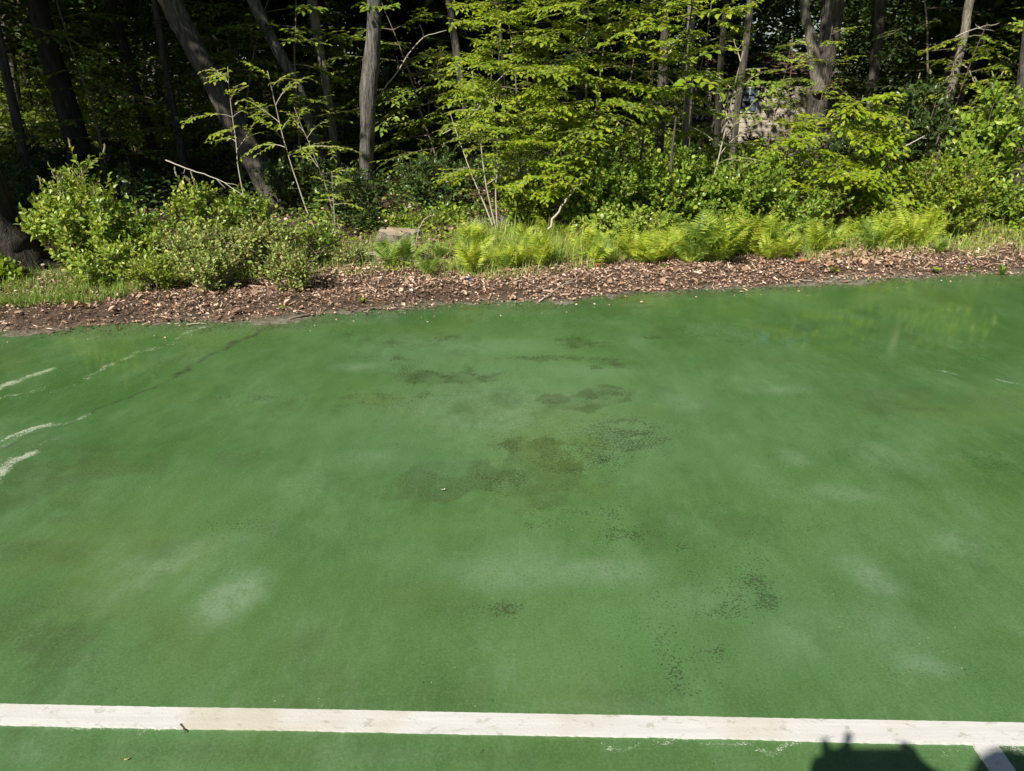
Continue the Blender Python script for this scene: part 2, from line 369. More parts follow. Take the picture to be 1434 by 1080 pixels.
for a in [(1260, 560, 130, 34, .5), (1400, 560, 70, 26, .4), (1080, 505, 60, 12, .4), (180, 650, 170, 40, .42), (330, 640, 90, 26, .35), (900, 420, 50, 8, .35), (60, 780, 120, 50, .35),
          (380, 740, 60, 18, .45), (500, 760, 120, 20, .4), (640, 850, 110, 40, .35), (1290, 840, 120, 70, .3), (30, 930, 30, 14, .6), (560, 820, 90, 40, .3), (90, 900, 260, 120, .75), (40, 640, 200, 80, .45), (160, 760, 200, 60, .4), (760, 980, 400, 40, .25), (300, 1055, 300, 26, .5), (700, 1060, 300, 20, .35), (700, 965, 420, 50, .30), (1000, 985, 300, 30, .25), (60, 700, 160, 90, .3), (420, 950, 160, 60, .3), (430, 900, 80, 60, .4)]:
    olive += a[4] * blob(a[0], a[1], a[2], a[3], 1.0) * (0.5 + n1)
for a in [(322, 838, 78, 36, .95, -.5), (222, 790, 100, 36, .50, -.25), (160, 840, 80, 26, .35, -.3), (720, 800, 150, 40, .45, 0), (860, 800, 90, 30, .40, 0), (660, 483, 90, 14, .30, 0), (500, 515, 50, 10, .42, 0),
          (830, 520, 110, 14, .38, 0), (1180, 690, 70, 18, .48, .1), (1095, 545, 60, 10, .45, 0), (1110, 640, 40, 16, .40, .3), (1250, 640, 110, 24, .36, .3), (1230, 815, 60, 22, .62, .4), (1200, 790, 50, 18, .5, .2),
          (1340, 760, 60, 22, .5, .4), (1290, 930, 70, 20, .62, .2), (1110, 890, 80, 60, .35, 0), (1240, 880, 90, 50, .42, .3), (960, 560, 60, 20, .3, .3), (300, 760, 100, 24, .3, -.3), (520, 640, 60, 16, .25, 0),
          (760, 640, 40, 10, .35, 0), (850, 990, 160, 20, .26, 0), (40, 1055, 60, 26, .4, 0), (560, 1060, 90, 14, .22, 0), (760, 940, 120, 60, .2, 0), (700, 560, 200, 50, .22, 0), (1000, 840, 90, 40, .22, 0), (740, 590, 300, 110, .34, 0), (620, 500, 200, 50, .25, 0), (440, 880, 60, 60, .14, 0)]:
    pale += a[4] * blob(a[0], a[1], a[2], a[3], 1.0, a[5]) * (0.55 + 0.8 * n2)
for pts, a in [([(632, 480), (800, 470), (795, 488), (690, 498), (640, 492)], .35), ([(790, 620), (832, 628), (820, 652), (796, 640)], .8), ([(792, 662), (832, 656), (840, 672), (800, 672)], .8),
               ([(672, 880), (760, 845), (920, 850), (1000, 1010), (720, 1000)], .30), ([(520, 720), (880, 700), (900, 735), (640, 742)], .25), ([(620, 512), (800, 505), (900, 530), (760, 548), (660, 545)], .28)]:
    fresh += a * in_poly(pts)
ragged = sstep(.47, .60, fbm(X * 6 + 3, Y * 9, 201, 6)); ragged2 = sstep(.50, .62, fbm(X * 15, Y * 17 + 5, 203, 5))
dirt = np.clip(np.clip(dirt, 0, .8) * (.30 + .38 * ragged + .45 * ragged2), 0, .62)
olive = olive * (.25 + .85 * sstep(.40, .58, fbm(X * 9, Y * 10, 207, 6)))
rim = 1 - sstep(.06, .26, edge_y(X) - Y + .35 * (fbm(X * 4, Y * 4, 209, 4) - .5))
dirt += .55 * rim; pale += .35 * rim
wet += 0.85 * (1 - sstep(0.0, 1.1, (edge_y(X) - Y) + 1.2 * (n1 - .5) - .15 * np.abs(X)))
for a in [(90, 540, 260, 70, .9), (1280, 470, 260, 70, .95), (1120, 470, 110, 30, .5), (1420, 640, 150, 90, .5), (180, 620, 160, 50, .5), (400, 720, 60, 16, .35)]:
    wet += a[4] * blob(a[0], a[1], a[2], a[3], .8) * (.5 + n1)
for pts, w, a in [([(-60, 575), (0, 545), (25, 533), (70, 518)], .045, .85), ([(-60, 590), (0, 556), (35, 552), (60, 543)], .03, .6),
                  ([(-40, 580), (0, 562), (60, 552), (95, 540), (125, 527)], .03, .42), ([(125, 527), (150, 513), (190, 495), (240, 480), (262, 466), (292, 457)], .045, .60), ([(252, 474), (264, 465), (292, 457)], .014, .8),
                  ([(-60, 650), (0, 625), (40, 605), (75, 592), (105, 588), (122, 580)], .03, .66), ([(-40, 640), (0, 618), (40, 600), (70, 594)], .02, .8), ([(-30, 690), (0, 660), (20, 645), (42, 636)], .06, .80), ([(-30, 660), (0, 645), (25, 638), (42, 636)], .02, .7),
                  ([(100, 608), (60, 622), (20, 628)], .03, .4), ([(55, 1022), (235, 1027)], .016, .62), ([(130, 1021), (170, 1023)], .014, .8), ([(775, 1034), (905, 1039), (1122, 1046)], .010, .66), ([(1300, 1052), (1350, 1053)], .02, .6), ([(1395, 1052), (1500, 1054)], .025, .7),
                  ([(1308, 517), (1335, 523)], .015, .8), ([(1400, 534), (1440, 541)], .015, .7), ([(100, 462), (150, 470), (110, 478)], .04, .28), ([(560, 560), (680, 545), (715, 560)], .02, .3), ([(275, 672), (330, 650)], .01, .45),
                  ([(985, 600), (1010, 630), (1060, 660)], .02, .35), ([(1275, 545), (1240, 550)], .02, .3)]:
    chalk = np.maximum(chalk, a * stroke(pts, w * 1.25, .9))
chalk *= .72 + .36 * sstep(.30, .66, fbm(X * 22, Y * 26, 221, 4))
pale += .28 * blob(322, 838, 74, 40, .6, -.5) * (.7 + .5 * n2); pale += .25 * blob(215, 800, 120, 46, .7, -.25) * ragged2
crack = .72 * np.maximum(stroke([(372, 462), (335, 477), (300, 495), (245, 527)], .020, .5), .7 * stroke([(245, 527), (205, 545), (160, 562), (100, 590), (0, 628), (-60, 650)], .012, .6))
crack = np.maximum(crack, .3 * stroke([(395, 452), (372, 462)], .05, .5))
chalk = np.maximum(chalk, .5 * stroke([(320, 488), (300, 497), (285, 505)], .01, .5))
nx, ny = len(xs), len(ys)
ii = (np.arange(ny - 1)[:, None] * nx + np.arange(nx - 1)[None, :]).ravel()
Q = np.stack([ii, ii + 1, ii + nx + 1, ii + nx], -1)
cy = Y[ii]; cx = X[ii]
Q = Q[cy < edge_y(cx) + 0.35]                  # the slab runs a little way under the soil
used = np.unique(Q); remap = np.full(len(X), -1); remap[used] = np.arange(len(used)); Q = remap[Q]

m, nt, b = new_mat('court_paint'); N = NB(nt); tc = N.n('ShaderNodeTexCoord'); v = tc.outputs['Object']
big = N.noise(v, .55, 4, .6); med = N.noise(N.mapping(v, (2.2, 1.0, 1), (0, 0, -.5)), 1.5, 10, .74, .05); fine = N.noise(v, 330, 2, .6); grit = N.noise(v, 95, 3, .65); mott = N.noise(v, 16, 5, .65)
grain = N.noise(v, 150, 4, .75)
hair = N.noise(N.mapping(v, (60, 9, 1), (0, 0, .9)), 1.0, 4, .7, .5); hair2 = N.noise(N.mapping(v, (60, 9, 1), (0, 0, -.6)), 1.0, 4, .7, .5)
streak = N.noise(N.mapping(v, (20.0, 3.0, 1), (0, 0, -.45)), 1.0, 8, .74, .0)
col = N.mix(N.smooth(big, .3, .7), c4((0.0414, 0.1036, 0.0293)), c4((0.0643, 0.1330, 0.0372)))
col = N.mix(N.math('MULTIPLY', N.smooth(med, .38, .64), .85), col, c4((0.0750, 0.1505, 0.0532)))
col = N.mix(N.math('MULTIPLY', N.smooth(streak, .48, .75), .16), col, c4((0.0892, 0.1575, 0.0665)))
col = N.mix(N.math('MULTIPLY', N.smooth(streak, .42, .15), .20), col, c4((0.0357, 0.0735, 0.0233)))
col = N.mix(N.math('MULTIPLY', N.math('MULTIPLY', N.attr('fresh'), 1.0), .75), col, c4((0.0750, 0.1750, 0.0565)))
pal = N.math('MULTIPLY', N.attr('pale'), N.math('ADD', .35, N.math('MULTIPLY', N.math('ADD', N.smooth(mott, .35, .65), N.smooth(grit, .35, .65)), .6)), clamp=True)
col = N.mix(N.math('MULTIPLY', pal, .88), col, c4((0.1607, 0.2310, 0.1430)))
col = N.mix(N.math('MULTIPLY', N.math('MULTIPLY', N.attr('olive'), N.smooth(grit, .25, .75)), .95, clamp=True), col, c4((0.0357, 0.0574, 0.0199)))
col = N.mix(N.math('MULTIPLY', N.attr('olive'), .30, clamp=True), col, c4((0.0536, 0.0665, 0.0233)))
col = N.mix(N.math('MULTIPLY', N.math('SUBTRACT', grain, .5), 1.5, clamp=True), col, c4((0.1571, 0.2240, 0.1263)))
col = N.mix(N.math('MULTIPLY', N.math('SUBTRACT', .5, grain), 1.5, clamp=True), col, c4((0.0214, 0.0490, 0.0133)))
spk = N.noise(v, 135, 2, .6, .3)
dm = N.smooth(N.math('ADD', spk, N.math('MULTIPLY', N.attr('dirt'), .34)), .685, .73)
spk2 = N.noise(N.mapping(v, (1.0, 1.0, 1)), 46, 5, .78, .5)
dm = N.math('MAXIMUM', dm, N.smooth(N.math('ADD', spk2, N.math('MULTIPLY', N.attr('dirt'), .27)), .70, .75))
col = N.mix(N.math('MULTIPLY', dm, .74), col, c4((.021, .024, .009)))
col = N.mix(N.math('MULTIPLY', N.attr('crack'), N.smooth(mott, .3, .6)), col, c4((0.0393, 0.0322, 0.0332)))
vor = N.n('ShaderNodeTexVoronoi'); vor.feature = 'F1'; vor.inputs['Scale'].default_value = 26; nt.links.new(v, vor.inputs['Vector'])
wsp = N.math('MULTIPLY', N.smooth(vor.outputs['Distance'], .055, .03), N.smooth(N.noise(v, 3.0, 2), .5, .62))
col = N.mix(N.math('MULTIPLY', wsp, .75), col, c4((0.3927, 0.4060, 0.2992)))
chn = N.noise(N.mapping(v, (1, 1.6, 1)), 105, 4, .8, 1.5)
cm = N.smooth(N.math('ADD', chn, N.math('MULTIPLY', N.attr('chalk'), .375)), .74, .79)
col = N.mix(N.math('MULTIPLY', cm, .8), col, c4((0.4712, 0.4760, 0.3990)))
wt = N.math('MULTIPLY', N.attr('wet'), 1.0, clamp=True)
col = N.mix(wt, col, N.mix(1.0, col, (.90, .93, .84, 1), 'MULTIPLY'))
col = N.mix(N.math('MULTIPLY', N.smooth(hair, .55, .75), .20), col, c4((.12, .20, .10)))
col = N.mix(N.math('MULTIPLY', N.smooth(hair2, .55, .75), .20), col, c4((.045, .085, .028)))
hue = N.noise(N.mapping(v, (1, 1.3, 1), (0, 0, 1.0)), .9, 5, .6, .4)
col = N.mix(N.math('MULTIPLY', N.smooth(hue, .50, .68), .35), col, c4((.088, .135, .030)))
col = N.mix(N.math('MULTIPLY', N.smooth(hue, .48, .30), .20), col, c4((.052, .128, .060)))
cloud = N.noise(N.mapping(v, (1.5, 1.0, 1), (0, 0, .45)), 2.2, 10, .76, .0); drk = N.noise(N.mapping(v, (1.5, 1.0, 1), (0, 0, -.5)), 1.2, 10, .76, .0)
col = N.mix(N.math('MULTIPLY', N.math('MULTIPLY', N.smooth(cloud, .48, .68), N.smooth(grit, .3, .65)), .50), col, c4((.125, .195, .105)))
col = N.mix(N.math('MULTIPLY', N.smooth(drk, .50, .66), .55), col, c4((.042, .078, .024)))
col = N.mix(N.math('MULTIPLY', N.smooth(mott, .56, .72), .22), col, c4((.045, .080, .028)))
col = N.mix(1.0, col, (.99, 1.035, 1.0, 1), 'MULTIPLY')
N.put(b.inputs['Base Color'], col)
N.put(b.inputs['Roughness'], N.math('ADD', N.math('MULTIPLY', wt, -.46), N.math('ADD', .44, N.math('MULTIPLY', mott, .12))))
b.inputs['Specular IOR Level'].default_value = .5
bh = N.math('ADD', N.math('MULTIPLY', fine, .5), grit)
bp = N.n('ShaderNodeBump'); nt.links.new(bh, bp.inputs['Height']); bp.inputs['Distance'].default_value = .0016
N.put(bp.inputs['Strength'], N.math('ADD', .24, N.math('MULTIPLY', wt, -.21))); nt.links.new(bp.outputs[0], b.inputs['Normal'])
M['court'] = m
Z = (fbm(X * .8, Y * .8, 77, 2) - .5) * .006
me = mesh_of('court', np.stack([X, Y, Z], 1)[used], Q, M['court'])
for nm, arr in (('olive', olive), ('dirt', dirt), ('pale', pale), ('wet', wet), ('chalk', chalk), ('crack', crack), ('fresh', fresh)):
    a = me.attributes.new(nm, 'FLOAT', 'POINT'); a.data.foreach_set('value', np.clip(arr[used], 0, 1.4).astype(np.float32))
court = link('court', me); tag(court, 'worn green painted sports court surface with stains and chalky marks', None, kind='structure')

# painted lines
m, nt, b = new_mat('line_paint'); N = NB(nt); tc = N.n('ShaderNodeTexCoord'); v = tc.outputs['Object']
f1 = N.noise(N.mapping(v, (3, 60, 1)), 1.0, 5, .7); f2 = N.noise(v, 160, 3, .6); f3 = N.noise(v, 2.3, 3); f4 = N.noise(N.mapping(v, (22, 40, 1), (0, 0, .7)), 1.0, 4, .7, .6)
col = N.mix(N.smooth(f1, .3, .75), c4((.455, .45, .43)), c4((.53, .525, .505)))
col = N.mix(N.math('MULTIPLY', N.smooth(f3, .50, .62), .6), col, c4((.39, .345, .235)))
col = N.mix(N.math('MULTIPLY', N.smooth(f4, .55, .70), .6), col, c4((.24, .25, .18)))
col = N.mix(N.math('MULTIPLY', N.smooth(f2, .66, .74), .5), col, c4((.22, .24, .17)))
f5 = N.noise(N.mapping(v, (1, 1.5, 1)), 34, 6, .78); col = N.mix(N.math('MULTIPLY', N.smooth(f5, .665, .70), .75), col, c4((.085, .150, .065)))
N.put(b.inputs['Base Color'], col); b.inputs['Roughness'].default_value = .75; b.inputs['Specular IOR Level'].default_value = .25
N.put(b.inputs['Normal'], N.bump(f2, .3, .002)); M['line'] = m
def painted(name, label, a, bb, w, n, seed, z):
    rng = np.random.default_rng(seed); t = np.linspace(0, 1, n)[:, None]; P = a + (bb - a) * t
    d = unit(bb - a); s = np.array([-d[1], d[0]])
    k = np.arange(n)
    e1 = (fbm(k * .03, k * 0 + seed, seed, 3) - .5) * .003 + rng.normal(0, .0003, n); e2 = (fbm(k * .03, k * 0 + seed + 5, seed + 3, 3) - .5) * .004 + rng.normal(0, .0006, n)
    A = P + s * e1[:, None]; B = P - s * (w + e2)[:, None]
    V = np.vstack([np.c_[A, np.full(n, z)], np.c_[B, np.full(n, z)], np.c_[A + s * .001, np.full(n, -.004)], np.c_[B - s * .001, np.full(n, -.004)]])
    i = np.arange(n - 1)
    F = np.vstack([np.stack([n + i, n + i + 1, i + 1, i], -1), np.stack([i, i + 1, 2 * n + i + 1, 2 * n + i], -1), np.stack([3 * n + i, 3 * n + i + 1, n + i + 1, n + i], -1)])
    o = link(name, mesh_of(name, V, F, M['line'], False)); return tag(o, label, None, kind='structure')
LA, LB = gnd(0, 988)[:2], gnd(1434, 1015)[:2]; ld = unit(LB - LA)
painted('court_line', 'long white painted line crossing the whole court', LA - ld * 5, LB + ld * 6, .0555, 1400, 3, .0062)
c0 = gnd(1376, 1040)[:2]; ln = np.array([-ld[1], ld[0]])
lt = LA + ld * ((c0 - LA) @ ld) - ln * .0565
painted('court_line', 'short white line meeting the long white line at a T', lt + ld * .026 , lt + ld * .026 - ln * 5.5, .052, 500, 8, .0060)

# ------------------------------------------------------------------ ground sheet and soil verge
def slope(x, y):
    return -1.75 * sstep(11, 25, y) * sstep(-6, 3, x) - .8 * sstep(14, 40, y)
def ground_z(x, y):
    x = np.asarray(x, float); y = np.asarray(y, float)
    past = sstep(.3, 1.1, y - edge_y(x))
    return -.05 + past * (.085 + .06 * (fbm(x * .9, y * .9, 50, 3) - .5)) + slope(x, y)
gx = np.concatenate([np.linspace(-260, -9, 24), np.arange(-8.8, 9.4, .10), np.linspace(9.6, 260, 24)])
gy = np.concatenate([np.linspace(-160, 2.6, 16), np.arange(2.8, 14, .10), np.arange(14.2, 40, .8), np.linspace(42, 420, 16)])
A, B = np.meshgrid(gx, gy); A, B = A.ravel(), B.ravel()
gzv = ground_z(A, B) + np.where((B > edge_y(A) + .9) & (B < 14), (fbm(A * 5, B * 5, 60, 3) - .5) * .05, 0)
ii = (np.arange(len(gy) - 1)[:, None] * len(gx) + np.arange(len(gx) - 1)[None, :]).ravel()
m, nt, b = new_mat('soil'); N = NB(nt); tc = N.n('ShaderNodeTexCoord'); v = tc.outputs['Object']
f1 = N.noise(v, 5, 5, .65); f2 = N.noise(v, 60, 4, .7); f3 = N.noise(v, 22, 5, .7)
col = N.mix(N.smooth(f1, .3, .7), c4((.040, .029, .021)), c4((.115, .080, .056)))
col = N.mix(N.math('MULTIPLY', N.smooth(f2, .52, .68), .75), col, c4((.21, .145, .10)))
col = N.mix(N.math('MULTIPLY', N.attr('dust'), N.smooth(f3, .28, .62)), col, c4((.175, .180, .130)))
N.put(b.inputs['Base Color'], col); b.inputs['Roughness'].default_value = .95; b.inputs['Specular IOR Level'].default_value = .1
N.put(b.inputs['Normal'], N.bump(N.math('ADD', f2, f3), .8, .012)); M['soil'] = m
o = link('ground', mesh_of('ground', np.stack([A, B, gzv], 1), np.stack([ii, ii + 1, ii + len(gx) + 1, ii + len(gx)], -1), M['soil']))
tag(o, 'brown forest floor under the woods', None, kind='structure')

vx = np.arange(-6.5, 8.0, .022); tt = np.concatenate([np.arange(-.34, .5, .018), np.arange(.52, 1.5, .04)])
A, B = np.meshgrid(vx, tt); A, B = A.ravel(), B.ravel()
def soil_h(x, t):
    y = edge_y(x) + t
    h = -.020 + .058 * sstep(-.24, .40, t) + (fbm(x * 2.2, y * 3, 90, 3) - .5) * .040 + (fbm(x * 9, y * 9, 91, 4) - .5) * .030 * sstep(-.3, .0, t) - .03 * (1 - sstep(-.34, -.2, t))
    return h - .06 * sstep(1.15, 1.5, t)
zz = soil_h(A, B)
ii = (np.arange(len(tt) - 1)[:, None] * len(vx) + np.arange(len(vx) - 1)[None, :]).ravel()
me = mesh_of('soil_verge', np.stack([A, edge_y(A) + B, zz], 1), np.stack([ii, ii + 1, ii + len(vx) + 1, ii + len(vx)], -1), M['soil'])
a = me.attributes.new('dust', 'FLOAT', 'POINT'); a.data.foreach_set('value', (1.0 * (1 - sstep(-.02, .18, B + .25 * (fbm(A * 3, B * 3, 12, 3) - .5)))).astype(np.float32))
o = link('soil_verge', me); tag(o, 'dark soil verge along the far edge of the court', None, kind='structure')
def floor_z(x, y):
    t = np.asarray(y) - edge_y(x)
    return np.where(t < 1.15, soil_h(x, t), ground_z(x, y) + .0)

# leaf litter and mulch: nobody could count it
def litter(name, label, n, t0, t1, size, mat, seed, x0=-6, x1=7.4, lift=.006, lance=False, dens=None):
    rng = np.random.default_rng(seed); x = rng.uniform(x0, x1, n); t = t0 + (t1 - t0) * rng.uniform(0, 1, n) ** .9
    k = fbm(x * 1.5, t * 3, seed, 3) + rng.uniform(-.25, .25, n) > .42
    if dens is not None: k &= rng.uniform(0, 1, n) < dens(x, t)
    x, t = x[k], t[k]; n = len(x); y = edge_y(x) + t
    P = np.stack([x, y, floor_z(x, y) + lift + rng.uniform(0, .012, n)], 1)
    a = rng.uniform(0, 6.28, n); D = np.stack([np.cos(a), np.sin(a), rng.normal(.05, .22, n)], 1)
    Nn = np.array([0, 0, 1.0]) + rng.normal(0, .42, (n, 3))
    g = Geo(); V0, T0 = blank(.30 if not lance else .07, .22, .22 if not lance else .05)
    leaves(g, P - D * .3 * size, D, Nn, size * rng.lognormal(0, .35, n), (V0, T0))
    o = g.build(name, M[mat], kind='stuff', smooth=False); tag(o, label, None, kind='stuff'); return o
litter('leaf_litter', 'tan and brown fallen leaf litter on the soil verge', 50000, .02, 1.25, .0165, 'litter', 5)
litter('leaf_litter', 'brown leaf litter on the forest floor under the shrubs', 9000, 1.1, 5.5, .05, 'litter', 6, lift=.02)
litter('mulch', 'dark bark mulch and crumbs along the court edge', 22000, -.06, .85, .013, 'mulch', 7)
litter('fallen_needles', 'thin pale twig bits and needles over the soil verge', 6500, .0, 1.3, .045, 'litter', 8, lift=.010, lance=True)
litter('leaf_litter', 'few stray leaf crumbs scattered over the court edge', 520, -.42, -.02, .013, 'litter', 9, lift=.016)
rng = np.random.default_rng(77)
curl = []
for k in range(4):
    V0, T0 = blank(.36, .1, .0); V = V0.copy(); V[:, 0] *= 1 + .3 * rng.normal(0, 1, len(V)) * .4
    V[:, 2] = .55 * V[:, 0] ** 2 / .13 * rng.uniform(.2, .9) + .25 * (V[:, 1] - .5) ** 2 + rng.normal(0, .03, len(V)); V[:, 1] -= .5
    curl.append((V, T0))
LEAFM = [mesh_of('fallen_leaf', c[0], c[1], M['dry_leaf'], False) for c in curl]; LEAFR = [mesh_of('fallen_leaf', c[0], c[1], M['dry_leaf_red'], False) for c in curl]
def fallen_leaf(px, py, s, label, group=None, red=False, lift=.02):
    p = gnd(px, py); p[2] = floor_z(p[0], p[1]) if p[1] > edge_y(p[0]) else .004
    o = link('fallen_leaf', (LEAFR if red else LEAFM)[rng.integers(4)]); o.location = (p[0], p[1], p[2] + lift)
    o.rotation_euler = (rng.normal(0, .4), rng.normal(0, .4), rng.uniform(0, 6.28)); o.scale = (s,) * 3
    return tag(o, label, 'leaf', group)
for k in range(70):
    fallen_leaf(rng.uniform(1150, 1260), rng.uniform(363, 384), rng.uniform(.035, .065), 'curled pinkish tan oak leaf heaped at the verge below the ferns', 'leaf heap below the ferns')
for k in range(40):
    px = rng.uniform(560, 1120); py = np.interp(px, [560, 800, 1120], [408, 392, 378]) + rng.normal(0, 9)
    fallen_leaf(px, py, rng.uniform(.035, .06), 'dry tan leaf lying on the brown verge', 'dry leaves on the verge')
for k in range(26):
    px = rng.uniform(10, 420); py = np.interp(px, [0, 200, 420], [447, 436, 420]) + rng.normal(0, 7)
    fallen_leaf(px, py, rng.uniform(.035, .065), 'large dry leaf on the verge before the shrubs', 'dry leaves before the shrubs')
fallen_leaf(1121, 379, .055, 'rust orange leaf on the verge under the ferns', red=True); fallen_leaf(836, 382, .065, 'orange leaf at the foot of the ferns, mid verge', red=True)
fallen_leaf(1270, 318, .09, 'russet dead leaf caught among ferns', red=True, lift=.3)

# ------------------------------------------------------------------ trees
def crown_keep(P, rng):
    """Crown leaves are cut away where their shadow would fall on plants meant to be sunlit."""
    h = P[:, 2] - 1.0; lx, ly = P[:, 0] + .548 * h, P[:, 1] + .825 * h
    lim = np.interp(lx, [-5, -2.6, -2.2, -1.0, -.5, .2, 2.6, 3.2, 4.5, 8], [5.3, 5.5, 6.2, 6.5, 7.2, 9.6, 9.6, 8.0, 6.6, 6.2])
    return ly > lim + (fbm(lx * 1.6, ly * 1.6, 123, 3) - .5) * 3.0  # shapes the crowns so their shadow misses the plants kept sunlit
def crown(center, rad, n, rng, size=.15, clusters=60, cull=True):
    c = np.asarray(center, float); rad = np.asarray(rad, float)
    d = unit(rng.normal(0, 1, (clusters, 3))) * rng.uniform(.35, 1, (clusters, 1)) ** .6
    cc = c + d * rad
    P = np.repeat(cc, n // clusters, 0); P = P + rng.normal(0, 1, P.shape) * np.array([.38, .38, .22])
    if cull: P = P[crown_keep(P, rng)]
    k = len(P); D = rng.normal(0, 1, (k, 3)); D[:, 2] = D[:, 2] * .3 - .2
    g = Geo(); leaves(g, P, D, np.array([0, 0, 1.0]) + rng.normal(0, .45, (k, 3)), size * rng.uniform(.7, 1.25, k), SIMPLE)
    return g
def tree(px_pts, Y, name, label, mat, seed, up=7.0, group=None, flare=1.45, crown_n=5200, crown_r=(2.6, 2.6, 2.8), sides=14, cat='tree', leanY=0.0, limb=True):
    rng = np.random.default_rng(seed)
    P = [at(p[0], p[1], Y) for p in px_pts]; W = []
    for p, q in zip(px_pts, P):
        dep = q[1] * CP + (CAM_H - q[2]) * SP; W.append(p[2] * dep / FPX / 2)
    P, W = np.array(P), np.array(W)                       # listed from the top down
    zb = float(ground_z(P[-1][0], Y)) - .08
    d = P[-1] - P[-2]; d = d / -d[2]
    base = P[-1] + d * (P[-1][2] - zb) * np.array([.75, .75, 1]); base[2] = zb
    du = unit(P[0] - P[1]); tops = []; p = P[0].copy(); dd = du.copy()
    for k in range(6):
        dd = unit(dd + np.array([0, 0, .10]) + rng.normal(0, .03, 3)); p = p + dd * up / 6; tops.append(p.copy())
    ctrl = np.vstack([np.array(tops)[::-1], P, base])[::-1]
    rads = np.concatenate([np.linspace(W[0] * .35, W[0] * .95, 6), W, [W[-1] * 1.08]])[::-1]
    n = int(30 + up * 8); path = smooth_path(ctrl, n)
    r = np.interp(np.linspace(0, len(ctrl) - 1, n), np.arange(len(ctrl)), rads)
    z = path[:, 2] - zb; r = r * (1 + (flare - 1) * np.exp(-z / .16))
    t = thing(name, label, cat, (base[0], base[1], zb + .08), group); og = (base[0], base[1], zb + .08)
    g = Geo(); g.add(*tube(path, r, sides, True, .17, rng)); g.build('trunk', M[mat], t, og)
    tip = path[-1]
    if limb:
        for k in range(6):
            i = int(n * rng.uniform(.55, .92)); a = rng.uniform(0, 6.28)
            if path[i][2] < 2.8: continue
            g = Geo(); cpts = curve(path[i], (math.cos(a), math.sin(a), .7), rng.uniform(1.2, 2.4), 8, rng, .12, -.03)
            g.add(*tube(cpts, np.linspace(r[i] * .5, .012, 8), 6)); g.build('limb', M[mat], t, og)
    g = crown(tip + np.array([0, 0, -.6]), crown_r, crown_n, rng)
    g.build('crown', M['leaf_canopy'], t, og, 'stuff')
    return t
tree([(236, -2, 31), (263, 50, 30), (290, 100, 28), (316, 150, 28), (342, 200, 34), (378, 262, 38)], 8.0, 'leaning_tree', 'thick grey trunk leaning steeply above the pale thin saplings', 'bark', 1, 6.5)
tree([(354, -2, 17), (378, 50, 16), (406, 100, 15), (424, 140, 14), (436, 180, 13)], 9.2, 'leaning_tree', 'slim leaning trunk between the steep leaning tree and the pale patched trunk', 'bark_grey', 2, 7)
tree([(437, -2, 15), (443, 40, 13), (449, 75, 12), (458, 125, 12), (465, 176, 12)], 9.6, 'tree', 'slim trunk with a sunlit pale patch beside the straight trunk', 'bark_pale', 3, 7.5)
tree([(524, -2, 20), (523, 45, 20), (519, 95, 24), (516, 130, 23), (514, 180, 20), (512, 255, 20)], 8.6, 'tree', 'straight ridged grey trunk rising above the dark shrub beside the stump', 'bark_grey', 4, 8)
tree([(628, -2, 9), (634, 40, 11), (640, 75, 12), (646, 115, 10), (652, 160, 8), (657, 200, 8)], 10, 'tree', 'thin brown trunk just beside the bright sapling, slightly curved', 'bark', 5, 7)
tree([(692, -2, 10), (699, 45, 9), (702, 95, 8), (706, 140, 8)], 11, 'tree', 'thin reddish brown trunk half hidden by the bright sapling leaves', 'bark', 6, 7)
tree([(934, -2, 9), (931, 40, 9), (928, 110, 13), (925, 160, 14), (923, 200, 13), (921, 250, 13)], 8.3, 'tree', 'sunlit flaking brown trunk amid the big-leaved sapling', 'bark', 7, 6.5)
tree([(969, -2, 11), (967, 40, 11), (966, 90, 12), (964, 140, 12), (962, 190, 12)], 9.0, 'tree', 'pale sunlit knobbly trunk behind the bare pale sapling', 'bark_pale', 8, 7)
tree([(1051, -2, 11), (1046, 50, 10), (1040, 100, 10), (1033, 150, 9), (1028, 200, 8)], 9.8, 'tree', 'narrow dark trunk before the cream house', 'bark', 9, 7)
tree([(1018, -2, 10), (1013, 50, 9), (1008, 110, 9), (1004, 190, 9)], 10.6, 'tree', 'dim narrow trunk tangled in leaves next to the pale knobbly trunk', 'bark_shaded', 10, 7)
big_tree = tree([(1167, -2, 29), (1163, 40, 27), (1158, 75, 26), (1150, 110, 25), (1144, 150, 26), (1139, 178, 28)], 10.2, 'forked_tree', 'thickest ridged trunk with a pale second stem, before the house', 'bark', 11, 8, crown_n=7000)
o = big_tree; og = np.array(o.location); g = Geo(); rr = np.random.default_rng(3)
pp = [at(x, y, 10.1) for x, y in ((1148, 130), (1143, 105), (1139, 75), (1134, 45), (1127, 5))]; pp += [pp[-1] + np.array([-.15, 0, 1.2]), pp[-1] + np.array([-.1, .1, 3.0])]
g.add(*tube(smooth_path(pp, 40), np.interp(np.linspace(0, 1, 40), [0, .3, 1], [.085, .075, .04]), 12, True, .15, rr)); g.build('pale_stem', M['bark_pale'], o, og)
tree([(1232, -2, 17), (1229, 50, 16), (1224, 100, 15), (1219, 140, 13)], 11, 'tree', 'dark trunk rising from the flower-spiked shrub beside the house roof', 'bark', 12, 8)
tree([(1359, -2, 12), (1352, 40, 12), (1343, 80, 12), (1334, 115, 12), (1326, 155, 11), (1319, 190, 10)], 9.0, 'leaning_tree', 'slim pale trunk leaning out over the large-leaved shrub', 'bark_pale', 13, 7.5)
tree([(1432, 120, 16), (1428, 180, 17), (1424, 230, 18)], 8.2, 'tree', 'brown trunk cut by the edge of the picture past the large-leaved shrub', 'bark', 14, 7)
